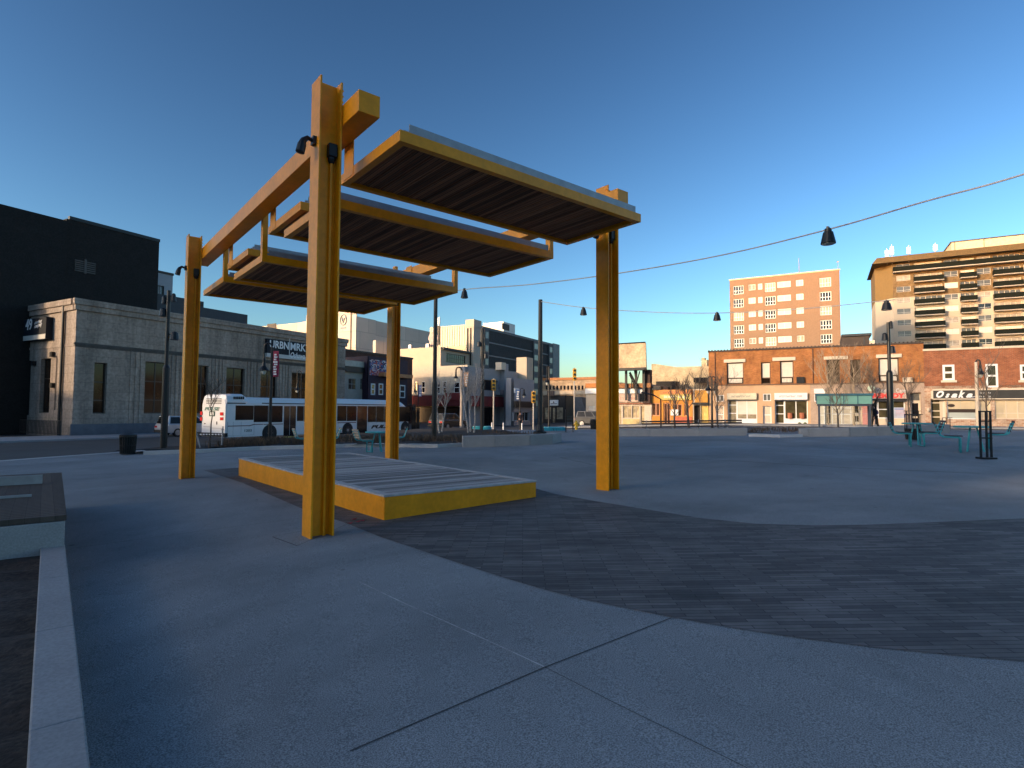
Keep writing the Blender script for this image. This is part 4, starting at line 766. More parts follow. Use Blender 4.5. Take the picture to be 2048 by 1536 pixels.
h = og.R(1321, 780, 1383.5, 789); s = og.mass(h[0], h[1], h[2], h[3], -.3, -.003, mat('orange_sign', (.62, .24, .06), .6, var=.2, scale=2), 'sign'); blur_text(og, s, (h[0] + .3, h[1] - .3, h[2] + .15, h[3] - .1), mat('red_paint', (.55, .06, .03), .6), 13, -.305)
h2_ = og.R(1321, 789.5, 1383.5, 800); s = og.mass(h2_[0], h2_[1], h2_[2], h[2] - .004, -.28, -.003, mat('yellow_sign', (.66, .52, .14), .6, var=.25, scale=3), 'sign'); blur_text(og, s, (h2_[0] + .4, h2_[1] - .4, h2_[2] + .2, h2_[2] + .5), WHITE, 11, -.285)
h = og.R(1304, 833, 1384, 850); og.mass(h[0] + 2.3, h[1], -.02, h[3], -.05, -.003, mat('red_riser', (.55, .12, .05), .6, var=.2, scale=3), 'stall_riser'); h = og.R(1342, 819, 1357, 831); s = og.mass(h[0], h[1], h[2], h[3], -.12, -.054, WHITE, 'menu_board'); u0, v0 = og.uv(1304, 847); 
h = og.R(1303, 772, 1322, 780); og.mass(h[0], h[1], zt + .003, zt + .35, -.2, 1, BLACK, 'roof_edge')
yl = Bld.on(F2, 1417.5, 'yellow_shop', 'narrow yellow shop with a brown painted board and a dark entry'); zt = yl.uv(1400, 778)[1]; s0 = yl.uv(1385.6, 800)[0]; he = yl.R(1387.5, 811, 1400, 852); hd = yl.R(1402, 811.5, 1417, 852)
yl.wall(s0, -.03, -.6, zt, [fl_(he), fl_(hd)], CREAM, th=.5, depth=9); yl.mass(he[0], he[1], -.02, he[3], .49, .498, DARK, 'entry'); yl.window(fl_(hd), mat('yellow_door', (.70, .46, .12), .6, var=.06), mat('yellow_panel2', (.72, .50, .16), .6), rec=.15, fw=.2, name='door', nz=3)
h = yl.R(1391, 780.5, 1417, 805); yl.mass(h[0], -.05, h[2], h[3], -.25, -.003, mat('ochre_board', (.55, .25, .035), .7, var=.35, scale=2), 'sign'); yl.mass(s0, -.05, h[2] - .2, h[2] - .004, -.4, -.003, BLACK, 'canopy_edge')
# --- tan apartment block
ap = Bld(1570, 118, -B, 'tan_apartment_block', 'tan apartment block with white framed windows above the orange brick building')
zt = (ap.uv(1458, 561)[1] + ap.uv(1682, 540.5)[1]) / 2; s0, s1 = ap.uv(1460, 640)[0], ap.uv(1681, 640)[0]; TAN = mat('tan_render', (.26, .165, .11), .85, var=.05, scale=.4, fine=.05, bscale=4)
cols = [(1467.2, 1487.7, 1, 4), (1497.7, 1511.6, 0, 2), (1517, 1525.3, 0, 1), (1530.5, 1551.7, 1, 4), (1555.8, 1582.4, 0, 2), (1593.4, 1607.7, 0, 2), (1640.3, 1663.5, 1, 4)]
rows = [ap.uv(1477, y)[1] for y in (571.5, 598.2, 624.2, 650.8, 677.5)]; pitch = (rows[0] - rows[4]) / 4; rows = [rows[0] - pitch * k for k in range(9)]
ht = ap.uv(1477, 571.5)[1] - ap.uv(1477, 588.5)[1]; hsx = ht * .66; H = []
for zr_ in rows:
    for x0, x1, tall, n in cols:
        if zr_ - ht < 1: continue
        H.append((ap.uv(x0, 640)[0], ap.uv(x1, 640)[0], zr_ - (ht if tall else hsx), zr_, tall, n))
ap.wall(s0, s1, -1, zt, H, TAN, th=.3, depth=16)
random.seed(11); PG = [GLASS, mat('curtain_pane', (.42, .36, .28), .4, var=.3, scale=2), BLIND, mat('grey_curtain', (.30, .27, .23), .4)]
for h in H:
    if h[3] < rows[5] + .1: continue
    tall, n = h[4], h[5]; pm = random.choice([0, 0, 0, 0, 1]) if tall else random.choice([2, 2, 1, 3])
    if (h[0] > ap.uv(1553, 640)[0] and h[1] < ap.uv(1584, 640)[0]) or n == 1: pm = 2
    o = ap.window(h, WHITE, PG[pm], fw=.11 if tall else .09, nx=n, rec=.10 if pm != 2 or tall else .02, splits=[.42] if tall else None)
mb = MB(); mb.box(s0 - .1, s1 + .1, -.1, .4, zt + .002, zt + .28); ap.put(mb, 'parapet', mat('pale_coping', (.66, .50, .34), .7))
a, b = ap.uv(1552, 545)[0], ap.uv(1597, 545)[0]; ap.mass(a, b, zt + .29, zt + .75, 3, 8, TAN, 'lift_housing')
mb = MB(); u = ap.uv(1597.5, 540)[0]; mb.tube([(u, 2, zt), (u, 2, ap.uv(1597, 511)[1])], [.12, .05], 6); u2 = ap.uv(1676, 530)[0]; mb.tube([(u2, .6, zt), (u2, .6, ap.uv(1676, 521)[1])], .05, 6); mb.box(u2 - .25, u2 + .2, .5, .7, ap.uv(1676, 523)[1], ap.uv(1676, 522)[1] + .1); ap.put(mb, 'antenna', STEEL)
# --- dark house behind the brick roof
dh = Bld(1742, 76, -B, 'dark_roof_house', 'dark flat roofed house peeking between the two apartment blocks'); zt = dh.uv(1715, 672)[1]; s0 = dh.uv(1683, 680)[0]; dh.mass(s0, 0, -1, zt, 0, 9, mat('dark_cladding', (.05, .035, .03), .7, var=.2)); a, b = dh.uv(1727, 680)[0], dh.uv(1729.5, 680)[0]; mb = MB(); mb.box(a, b, -.1, -.003, -1, zt - .2); mb.box(s0, .25, -.3, 9, zt + .003, zt + .3); dh.put(mb, 'fascia', SL); h = dh.R(1738, 683, 1748, 690); dh.mass(h[0], h[1], h[2] - 2, h[3], -1.5, -.4, CREAM, 'chimney')
# --- big apartment tower
tw_ = Bld(1792, 140, -B, 'apartment_tower', 'tall cream apartment tower with dark balconies and a brown mansard at the right')
CRM = mat('cream_render', (.44, .37, .30), .85, var=.05, scale=.4); MAN = mat('brown_mansard', (.115, .075, .03), .75, var=.2, fine=.15, bscale=6); BRN = brick('brown_brick', (.16, .105, .05), (.20, .135, .065), (.14, .10, .06), rz=RZ2)
zt = tw_.uv(1980, 497)[1]; zmb = tw_.uv(1985, 508)[1]; e = tw_.uv(2110, 600)[0]; C1 = (1792.6, 1822.6); BA = (1828.5, 1887); C2 = (1888.5, 1918); BB = (1920.5, 1952); C3 = (1954.5, 1984); BC = (1987, 2045); C4 = (2048, 2080)
S = lambda p: tw_.uv(p, 600)[0]
fz = [tw_.uv(1807, 460 + y / 6.143)[1] for y in (430, 555, 690, 825, 965, 1100, 1240)]; pt_ = (fz[1] - fz[6]) / 5; fz = [fz[1] - pt_ * k for k in range(-1, 7)]; wh = pt_ * .50; zbr = fz[3] + pt_ * .0 + .05
Hn = []; Hb = []
for k, z in enumerate(fz):
    for c in (C1, C2, C3, C4): Hn.append((S(c[0]) + .1, S(c[1]) - .1, z - wh, z, k))
    for c in (BA, BB, BC): Hb.append((S(c[0]) + .1, S(c[1]) - .1, z - pt_ * .74, z + .02, k))
hol = [h[:4] for h in Hn + Hb]
tw_.wall(0, e, -1, zbr, [h for h in hol if h[3] < zbr], CRM, th=.5, depth=18); tw_.wall(0, e, zbr + .001, zmb, [h for h in hol if h[3] > zbr], BRN, th=.5, depth=18, name='upper_wall')
random.seed(21); TP = [GLASS, mat('grey_tower_pane', (.10, .105, .11), .15, var=.3, scale=.5), mat('tower_curtain', (.30, .27, .24), .4, var=.3, scale=1.5), BLIND]
for h in Hn: tw_.window(h[:4], mat('dull_white_frame', (.5, .48, .45), .5), TP[random.choice([0, 1, 1, 1, 2, 2, 3])], nx=2, fw=.07, rec=.12, splits=[.3])
for h in Hb: tw_.window(h[:4], CREAM, TP[random.choice([1, 2, 2, 3])], nx=5 if h[1] - h[0] > 3.2 else 3, fw=.09, rec=.36, name='balcony_door')
RAIL = mat('dark_railing', (.008, .011, .009), .7, var=.2, spec=.1); bal = {}
for h in Hb:
    wd = round(h[1] - h[0], 2); key = wd
    if h[4] == 0: continue
    if key not in bal:
        mb = MB(); mb.box(-.15, wd + .15, -1.5, -.004, -.18, 0); o = tw_.put(mb, 'balcony', mat('balcony_slab', (.40, .36, .31), .8)); mb = MB(); mb.box(-.15, wd + .15, -1.5, -1.44, .06, 1.12); mb.box(-.15, -.1, -1.435, -.01, .06, 1.12); mb.box(wd + .1, wd + .15, -1.435, -.01, .06, 1.12); mb.build('railing', RAIL, o); bal[key] = o
    else: o = dup(bal[key], parent=tw_.root)
    o.location = (h[0], 0, h[2])
mb = MB(); z = fz[0] - pt_ * .74; mb.box(0, e, -1.9, -.004, z - .2, z); o = tw_.put(mb, 'balcony', MATS['balcony_slab']); mb = MB(); mb.box(0, e, -1.9, -1.84, z + .05, z + 1.15); mb.box(0, .05, -1.835, -.01, z + .05, z + 1.15); mb.build('railing', RAIL, o)
mb = MB(); mb.prism_y([(-4.4, zmb), (e, zmb), (e, zt), (-3.4, zt)], -2.1, 18); tw_.put(mb, 'mansard', MAN)
# chamfered left corner bay
mb = MB(); mb.prism([(-.002, .05), (-.002, 17), (-3.5, 17), (-3.5, 3.8)], -1, zbr); tw_.put(mb, 'corner_bay', CRM); mb = MB(); mb.prism([(-.002, .05), (-.002, 17), (-3.5, 17), (-3.5, 3.8)], zbr + .002, zmb - .003); tw_.put(mb, 'corner_bay', mat('ochre_brick', (.16, .105, .04), .8, var=.1))
mb = MB(); a = S(1905); zp_ = tw_.uv(1985, 470)[1]; mb.box(a + .6, e, 3, 12, zt + .003, zp_); tw_.put(mb, 'penthouse', mat('cream_penthouse', (.58, .50, .38), .8)); mb = MB(); mb.box(a + .4, e, 2.8, 12.2, zp_ + .003, zp_ + .2)
for px in (1918, 1978): u = S(px); mb.tube([(u, 2.9, zt), (u, 2.9, zp_)], .05, 6)
tw_.put(mb, 'penthouse_trim', STONED)
for px, yb, yt in ((1773.5, 516, 503), (1783.5, 512, 495), (1817, 510, 497), (1870, 504, 492)):
    u = tw_.uv(px, 520)[0]; v0 = tw_.uv(px, yb)[1]; v1 = tw_.uv(px, yt)[1]; mb = MB(); mb.box(u - .45, u + .35, -1.3, -.9, v0, v1); mb.tube([(u, -.8, min(zt - 1.5, v0)), (u, -.8, v1 + .6)], .08, 6); tw_.put(mb, 'antenna', WHITE)
# ------------------------------------------------------------------ planting bed, walls and seats round the square
def wall_strip(name, label, pl, th, h0, h1, m, cat='wall', cap=True, joints=1.6, group=None):
    """pl: front-edge pixels on the paving; the wall stands behind them"""
    P = [gnd(*p) for p in pl]; o0 = P[0]; root = thing(name, label, cat, (o0.x, o0.y, zp(o0.x, o0.y)), 0, group); mb = MB()
    N = []
    for i in range(len(P)):
        t = (P[min(i + 1, len(P) - 1)] - P[max(i - 1, 0)]).normalized(); n = Vector((-t.y, t.x, 0)); n = n if n.dot(P[i] - EYE) > 0 else -n; N.append(n)
    for i in range(len(P) - 1):
        L_ = (P[i + 1] - P[i]).length; k = max(1, round(L_ / joints))
        for j in range(k):
            a, b = (j / k, (j + 1) / k); g = .006 / L_
            p, q = P[i].lerp(P[i + 1], a + g), P[i].lerp(P[i + 1], b - g); np_, nq = N[i].lerp(N[i + 1], a), N[i].lerp(N[i + 1], b)
            v = []
            for z in (-.15, None):
                for c, nn in ((p, np_), (q, nq)):
                    for d in (0, th):
                        w_ = c + nn * d; zz = zp(w_.x, w_.y) + (z if z is not None else h0 + (h1 - h0) * ((i + a) / (len(P) - 1)))
                        v.append((w_.x - o0.x, w_.y - o0.y, zz - zp(o0.x, o0.y)))
            mb.add(v, [(0, 2, 6, 4), (1, 5, 7, 3), (4, 6, 7, 5), (0, 4, 5, 1), (2, 3, 7, 6)])
    mb.build('wall', m, root, bevel=.006); return root
wall_strip('bed_kerb', 'low pale kerb edging the planting bed beside the bus street', [(286, 910), (360, 907.5), (430, 904.5), (520, 900), (610, 897.5), (690, 895), (760, 894), (820, 895), (875, 896), (926, 893)], .28, .14, .14, KERB, 'kerb')
wall_strip('seat_wall', 'grey concrete seat wall at the end of the planting bed', [(926, 895), (990, 893), (1060, 890.5), (1105, 888), (1123, 884)], .5, .44, .40, CONCW, 'seat wall')
wall_strip('seat_wall', 'long grey concrete wall carrying the slatted bench right of the yellow post', [(1222, 873), (1300, 872.5), (1400, 872), (1495, 871)], .55, .36, .36, CONCW, 'seat wall')
wall_strip('bed_kerb', 'low kerb across the dark soil gap between the right hand walls', [(1497, 873), (1560, 875), (1606, 874)], .3, .12, .12, KERB, 'kerb')
wall_strip('seat_wall', 'shadowed concrete wall in front of the bus shelter and person', [(1600, 873.5), (1618, 873.5), (1700, 873), (1810, 870), (1900, 866)], .55, .36, .40, CONCW, 'seat wall')
def soil_poly(label, pl, off, extra, name='mulch'):
    random.seed(len(pl)); P = [gnd(*p) for p in pl] + [Vector((x, y, 0)) for x, y in extra]
    bm = bmesh.new(); bm.faces.new([bm.verts.new((p.x, p.y, 0)) for p in P]); bmesh.ops.triangulate(bm, faces=bm.faces[:]); 
    for _ in range(4): bmesh.ops.subdivide_edges(bm, edges=[e for e in bm.edges if e.calc_length() > .7], cuts=1)
    bmesh.ops.triangulate(bm, faces=bm.faces[:])
    for v in bm.verts: v.co.z = pav(v.co.x, v.co.y) + off + random.uniform(-.05, .06)
    me = bpy.data.meshes.new(name); bm.to_mesh(me); bm.free(); me.materials.append(SOIL); o = bpy.data.objects.new(name, me); COL.objects.link(o); o['kind'] = 'stuff'; tag(o, label, 'soil'); return o
bedback = [AB(a, 25.2) for a in (35, 28, 20, 12, 6.5)] + [AB(12.3, 24.9)]
kb = [(300, 908), (430, 902.5), (610, 895.5), (760, 892), (875, 894), (926, 889), (1060, 884), (1118, 879)]
soil_poly('dark mulch in the long planting bed by the bus street', kb, .12, [AB(a, 25.1) for a in (38, 30, 22, 16, 12.5)])
soil_poly('dark mulch behind the right hand seat walls', [(1240, 869), (1400, 868), (1500, 870), (1600, 871), (1800, 866)], -.03, [AB(40, -7), AB(43, 4), AB(42, 14)])
def tufts(label, spots, n, h, m, seed, wd=.25):
    random.seed(seed); mb = MB()
    for c in spots:
        for k in range(n):
            x = c[0] + random.gauss(0, wd); y = c[1] + random.gauss(0, wd); z = pav(x, y) + .08; hh = h * random.uniform(.5, 1.1); dx, dy = random.gauss(0, .18) * hh, random.gauss(0, .18) * hh; w_ = random.uniform(.006, .014); an = random.uniform(0, 3.14); cx, cy = math.cos(an) * w_, math.sin(an) * w_
            mb.add([(x - cx, y - cy, z), (x + cx, y + cy, z), (x + dx * .5 + cx, y + dy * .5 + cy, z + hh * .7), (x + dx, y + dy, z + hh), (x + dx * .5 - cx, y + dy * .5 - cy, z + hh * .7)], [(0, 1, 2, 3, 4)])
    return tag(mb.build('dry_grass', m), label, 'dry plants', kind='stuff')
DRYG = mat('dry_stems', (.10, .065, .042), .9, var=.6, scale=6)
sp = []; random.seed(31)
for k in range(90):
    px = random.uniform(445, 925); y0 = 894 if px > 600 else 902 - (px - 430) * .03; g = gnd(px, y0 - random.uniform(2, 11)); sp.append((g.x, g.y))
tufts('brown dry plants filling the bed in front of the bus', sp, 46, .34, DRYG, 2)
sp = [tuple(gnd(random.uniform(960, 1060), random.uniform(869, 878)))[:2] for k in range(16)] + [tuple(gnd(random.uniform(1500, 1600), random.uniform(862, 869)))[:2] for k in range(24)]
tufts('sparse dry stems in the beds behind the seat walls', sp, 18, .22, DRYG, 3)
# slatted bench on the long wall
bw = Face(1284, 28.2, (gnd(1495, 871) - gnd(1260, 872.5))); g = gnd(1290, 872.5); bw.zb = 0
b0, b1 = gnd(1284, 872.6), gnd(1488, 871); t = (b1 - b0); Lb = t.length; t.normalize(); rz = math.atan2(t.y, t.x); slope = (zp(b1.x, b1.y) - zp(b0.x, b0.y)) / Lb
root = thing('wall_bench', 'long dark slatted bench with backrest on top of the grey wall', 'bench', (b0.x, b0.y, zp(b0.x, b0.y) + .36), rz)
DW = mat('dark_timber', (.045, .032, .026), .7, var=.3, scale=6)
def slbox(mb, x0, x1, y0, y1, z0, z1): mb.add([(x, y, z + slope * x) for z in (z0, z1) for y in (y0, y1) for x in (x0, x1)], [(0, 2, 3, 1), (4, 5, 7, 6), (0, 1, 5, 4), (2, 6, 7, 3), (0, 4, 6, 2), (1, 3, 7, 5)])
mb = MB(); [slbox(mb, 0, Lb, .04 + .11 * k, .13 + .11 * k, .07, .11) for k in range(4)]; mb.build('seat', DW, root)
mb = MB(); [slbox(mb, 0, Lb, .48 + .02 * k, .51 + .02 * k, .2 + .11 * k, .28 + .11 * k) for k in range(2)]; mb.build('backrest', DW, root)
mb = MB(); x = .2
while x < Lb: slbox(mb, x, x + .06, .06, .46, 0, .068); slbox(mb, x, x + .04, .5, .56, 0, .42); x += 1.25
mb.build('bracket', STEEL, root)
# ------------------------------------------------------------------ lamp poles, cables, pendants
def lamp_pole(label, px, by, ty, r0, r1, split, heads, base=False, D=None):
    g = gnd(px, by); D = (g - EYE).dot(FW); top = at(px, ty, D).z; z0 = zp(g.x, g.y); zsp = at(px, split, D).z if split else None
    rt = thing('lamp_pole', label, 'lamp pole', (g.x, g.y, z0), -YAW); H = top - z0; mb = MB()
    if zsp: mb.tube([(0, 0, -.05), (0, 0, zsp - z0)], r0, 12); mb.tube([(0, 0, zsp - z0), (0, 0, zsp - z0 + .12), (0, 0, H)], [r0, r1, r1], 12)
    else: mb.tube([(0, 0, -.05), (0, 0, H)], [r0, r1], 12)
    mb.build('pole', BLACK, rt, smooth=False)
    if base: mb = MB(); mb.lathe([(r0 * 2.6, 0), (r0 * 2.6, .14), (r0 * 1.6, .2), (r0 * 1.3, .5)], n=12); mb.build('base', BLACK, rt)
    s = 1 / (FPX / D)
    for hx, hy, w_, sg in heads:
        dx = (hx - px) * s; z = H - (hy - ty) * s; mb = MB(); hw = w_ * s * .5
        mb.tube([(0, 0, z + .06), (dx, 0, z + .06)], .025, 6); mb.lathe([(hw, -.17), (hw * .75, .12), (hw * .35, .17)], (dx, 0, z), 10); mb.build('flood_lamp', BLACK, rt)
    return g, D, rt
pA = lamp_pole('tall black lamp pole with shade lamps standing by the market hall street', 327, 903, 578, .13, .075, 735, [(318, 597, 10, -1), (337, 592, 10, 1), (317, 622, 16, -1), (341, 670, 18, 1)])
pB = lamp_pole('tall black lamp pole rising behind the lowest canopy', 868, 886, 588, .115, .09, 766, [])
pC = lamp_pole('tall black lamp pole at the centre holding the far cable', 1080, 868, 597, .15, .115, None, [], base=True)
pD = lamp_pole('slim black lamp pole with two shade lamps behind the seat wall', 964, 862, 655, .13, .085, 745, [(957, 687, 10, -1), (971, 711, 10, 1)])
pE = lamp_pole('black lamp pole with shade lamps in front of the red letters', 1782, 868, 643, .13, .07, 745, [(1774, 672, 11, -1), (1788, 698, 13, 1), (1787, 648, 8, 1)])
def cable(name, label, P, r):
    mb = MB(); mb.tube(P, r, 6); return tag(mb.build(name, mat('grey_cable', (.30, .32, .36), .5)), label, 'cable')
def bez(pp, n=10):        # smooth through points
    out = []
    for i in range(len(pp) - 1):
        p0, p1, p2, p3 = pp[max(i - 1, 0)], pp[i], pp[i + 1], pp[min(i + 2, len(pp) - 1)]
        for k in range(n):
            t = k / n; out.append(p1 * 1 + ((p2 - p0) * t + (2 * p0 - 5 * p1 + 4 * p2 - p3) * t * t + (3 * p1 - p0 - 3 * p2 + p3) * t ** 3) * .5)
    return out + [pp[-1]]
k1 = [at(868, 592, pB[1]), at(929, 579, 22.6), at(1060, 569, 20.4), at(1240, 546, 17.6), at(1440, 511, 15), at(1656, 459, 12.6), at(1850, 403, 11), at(1982, 368, 10), at(2120, 326, 9.2)]
cable('light_cable', 'thick light cable sweeping up to the right across the sky', bez(k1), .017)
k2 = [at(1082, 603, pC[1]), at(1167, 615, 31.4), at(1300, 624, 30), at(1434, 626, 28.5), at(1600, 618, 27), at(1773, 601, 25.4), at(1783, 600, pE[1])]
cable('light_cable', 'thin far light cable passing in front of the tan apartment block', bez(k2), .02)
def pendant(label, px, ty, by, wpx, D):
    p = at(px, ty, D); s = D / FPX; H = (by - ty) * s; R_ = wpx * s / 2
    rt = thing('pendant_lamp', label, 'pendant lamp', p, 0, 'pendant lamps on the light cables'); mb = MB()
    mb.lathe([(R_ * .98, -H), (R_, -H * .96), (R_ * .66, -H * .28), (R_ * .5, -H * .24), (R_ * .46, -H * .05)], n=18)
    mb.build('shade', BLACK, rt, smooth=False); mb = MB(); mb.box(-R_ * .3, R_ * .3, -.02, .02, -H * .06, .03); mb.build('clamp', BLACK, rt)
    mb = MB(); mb.lathe([(R_ * .82, -H - .012), (R_ * .82, -H + .002)], n=16); mb.build('lens', mat('lamp_lens', (.30, .30, .30), .3), rt)
pendant('small pendant lamp hanging just right of the canopies', 929, 578, 596, 15, 22.6)
pendant('largest pendant lamp hanging alone against the blue sky', 1656, 456, 488, 28, 12.6)
pendant('pendant lamp on the far cable between the two tall poles', 1167, 615, 630, 14, 31.4)
pendant('pendant lamp just left of the tan apartment block', 1434, 625, 641, 15, 28.5)
pendant('pendant lamp overlapping the corner of the apartment tower', 1773, 601, 620, 19, 25.4)
def gooseneck(label, px, D, by, ty, dirpx, lampy, ban=None, m=BLACK, dbl=False, r=.075):
    x, y = plan(px, D); z0 = at(px, by, D).z; s = D / FPX; H = (by - ty) * s; rt = thing('street_lamp', label, 'street lamp', (x, y, z0), -YAW)
    mb = MB(); mb.tube([(0, 0, -.3), (0, 0, H * .35), (0, 0, H)], [r * 1.25, r, r * .8], 10); mb.build('pole', m, rt)
    for sg in ((1, -1) if dbl else (1,)):
        d = dirpx * s * sg; zl = H - (lampy - ty) * s; mb = MB()
        arc = [(d * .5 + d * .5 * -math.cos(a), 0, H + abs(d) * .5 * math.sin(a) * 1.1) for a in [math.pi * k / 8 for k in range(9)]]
        mb.tube([(0, 0, H - .4)] + arc + [(d, 0, zl + .3)], r * .5, 8); R_ = max(.24, abs(d) * .42); mb.lathe([(R_, -.22), (R_ * .75, -.12), (R_ * .45, .0), (R_ * .3, .2), (R_ * .35, .3), (.05, .42)], (d, 0, zl), 12); mb.build('lamp_arm', BLACK, rt)
        mb = MB(); mb.lathe([(R_ * .3, -.42), (R_ * .5, -.32), (R_ * .5, -.221)], (d, 0, zl), 10); mb.build('globe', mat('frosted_globe', (.6, .58, .52), .3), rt)
    if ban:
        x0, y0, x1, y1, bm_, tx = ban; u0, u1 = (x0 - px) * s, (x1 - px) * s; v0, v1 = H - (y1 - ty) * s, H - (y0 - ty) * s; mb = MB(); n = 6
        for k in range(n):
            za, zb_ = v0 + (v1 - v0) * k / n, v0 + (v1 - v0) * (k + 1) / n; wv = lambda q: .05 * math.sin(q * 7)
            mb.k = 0; mb.add([(u0, -.02, za), (u1, -.02 + wv(k), za), (u1, -.02 + wv(k + 1), zb_), (u0, -.02, zb_), (u0, 0, za), (u1, wv(k), za), (u1, wv(k + 1), zb_), (u0, 0, zb_)], [(0, 1, 2, 3), (7, 6, 5, 4), (1, 5, 6, 2)])
        mb.k = 1; mb.tube([(0, 0, v0), (u1, 0, v0)], .02, 6); mb.tube([(0, 0, v1), (u1, 0, v1)], .02, 6); b_ = mb.build('banner', [bm_, BLACK], rt)
        random.seed(int(px)); mb = MB(); W_ = u1 - u0
        for k in range(int(tx)):
            z = v0 + (v1 - v0) * (.06 + .86 * k / tx); q = random.random(); mb.box(u0 + W_ * (.15 + .2 * q), u0 + W_ * (.6 + .3 * random.random()), -.10, -.07, z, z + (v1 - v0) * .55 / tx)
        mb.build('banner_print', WHITE, b_)
    return rt
MAR = mat('maroon_banner', (.30, .012, .055), .6, var=.1); RUST = mat('orange_banner', (.58, .30, .14), .6, var=.15)
gooseneck('ornate black street lamp with a maroon banner in front of the market sign', 541, 29, 892, 694, -15.5, 732, (544, 702, 555.5, 753, MAR, 9))
gooseneck('sunlit street lamp with an orange banner beside the birch trunks', 923, 52, 862, 741, -12, 752, (927, 745, 936, 773, RUST, 5), m=mat('tan_pole', (.40, .32, .26), .7, var=.3, scale=3), r=.13)  # mottled tan pole under a black arm
gooseneck('small distant street lamp in front of the market hall windows', 601, 52, 850, 746, -8, 776, r=.06)
gooseneck('street lamp overlapping the tall centre pole with a yellow sign below', 1098, 50, 862, 734, -4, 760)
gooseneck('double headed street lamp before the peach shopfront corner', 1424, 40, 860, 757, 7, 775, dbl=True)
gooseneck('pale street lamp with a black bell at the far right', 1955, 36, 868, 724, 8, 742, m=mat('cream_pole', (.55, .46, .36), .6), r=.1)
gooseneck('slim street lamp with blue parking banners near the crossing', 1040, 56, 858, 781, 8, 787, (1031, 779, 1040, 800, mat('blue_banner', (.05, .12, .30), .6), 4), r=.06)
gooseneck('small street lamp with a violet banner before the pale shop', 836, 66, 850, 770, -6, 780, (837, 770, 843, 793, mat('violet_banner', (.32, .25, .42), .6), 4), r=.06)
# ------------------------------------------------------------------ traffic signals
YSIG = mat('signal_yellow', (.72, .38, .03), .5, var=.06)
def signal(label, px, y0, y1, D, by, arm=None, dark=False):
    x, y = plan(px, D); s = D / FPX; zb = at(px, by, D).z; z0, z1 = (by - y1) * s, (by - y0) * s; rt = thing('traffic_light', label, 'traffic light', (x, y, zb), -YAW); W_ = .19
    mb = MB(); 
    if arm: ax = (arm - px) * s; mb.tube([(ax, .2, -.2), (ax, .2, z0 + .2), (ax * .6, .2, z1 - .1), (0, .2, z1 + .1)], .06, 8)
    else: mb.tube([(0, .22, -.2), (0, .22, z1 + .1)], .065, 8)
    mb.build('pole', BLACK if dark else mat('signal_pole', (.5, .47, .43), .5, metal=.2), rt)
    mb = MB(); mb.box(-W_, W_, -.12, .12, z0, z1); mb.build('housing', BLACK if dark else YSIG, rt, bevel=.02)
    for k in range(3):
        z = z0 + (z1 - z0) * (k + .5) / 3; mb = MB(); mb.lathe([(.11, .0), (.13, .14)], n=10, mt=Matrix.Translation((0, -.12, z)) @ Matrix.Rotation(math.pi / 2, 4, 'X')); mb.build('lens', mat('dark_lens', (.02, .02, .02), .3), rt)
signal('yellow traffic light between the birches and the grey pier', 987, 759, 781, 54, 856)
signal('yellow traffic light just left of the tall centre pole', 1067, 783, 806, 52, 860)
signal('sunlit orange traffic light standing above the tan block roofline', 1149, 737, 761, 62, 856)
signal('dark traffic light on a slanting arm before the orange shop', 1284, 787, 803, 46, 856, arm=1323, dark=True)
# ------------------------------------------------------------------ bare trees
def bare_tree(label, px, D, by, ty, m=BARK, seed=1, r=.06, lean=0, spread=.5, first=.35, depth=4, group='bare winter trees', base_xy=None):
    random.seed(seed); x, y = plan(px, D); s = D / FPX; zb = at(px, by, D).z; H = (by - ty) * s; rt = thing('bare_tree', label, 'tree', (x, y, zb), random.uniform(0, 1), group)
    rt.rotation_euler = (0, 0, -YAW); tr = MB(); pts = []; n = 7
    for k in range(n + 1): t_ = k / n; pts.append(Vector((lean * H * t_ + random.gauss(0, .02) * (k > 0), random.gauss(0, .02) * (k > 0), H * .72 * t_ - (.2 if k == 0 else 0))))
    rs = [r * (1 - .65 * k / n) for k in range(n + 1)]; tr.tube(pts, rs, 7); tr.build('trunk', m, rt)
    cr = MB()
    def br(p, d, L_, rr, dep):
        q = [p]; dd = d.copy(); k = 4
        for i in range(k): dd = (dd + Vector((random.gauss(0, .12), random.gauss(0, .12), .07))).normalized(); q.append(q[-1] + dd * L_ / k)
        cr.tube(q, [max(.003, rr * (1 - .6 * i / k)) for i in range(k + 1)], 5 if dep > 2 else 4, cap=False)
        if dep <= 1: return
        for i in range(random.choice([3, 4, 5])):
            j = random.randint(1, k); a = random.uniform(0, 6.28); e = Vector((math.cos(a), math.sin(a), .35)) * spread + dd * .8; br(q[j], e.normalized(), L_ * random.uniform(.45, .72), rr * .55, dep - 1)
    for k in range(10):
        t_ = first + (1 - first) * k / 10; f = t_ * n; i = min(int(f), n - 1); p = pts[i].lerp(pts[i + 1], f - i); a = random.uniform(0, 6.28)
        br(p, Vector((math.cos(a) * spread, math.sin(a) * spread, .75)).normalized(), H * random.uniform(.2, .34) * (1.15 - .5 * t_), r * .38, depth - 1)
    cr.build('crown', m, rt); return rt
bare_tree('small staked bare tree in the bed behind the bus tail', 423, 23.5, 897, 738, seed=3, r=.032, spread=.55, first=.62, m=mat('dark_bark', (.07, .05, .04), .85, var=.3, scale=9))
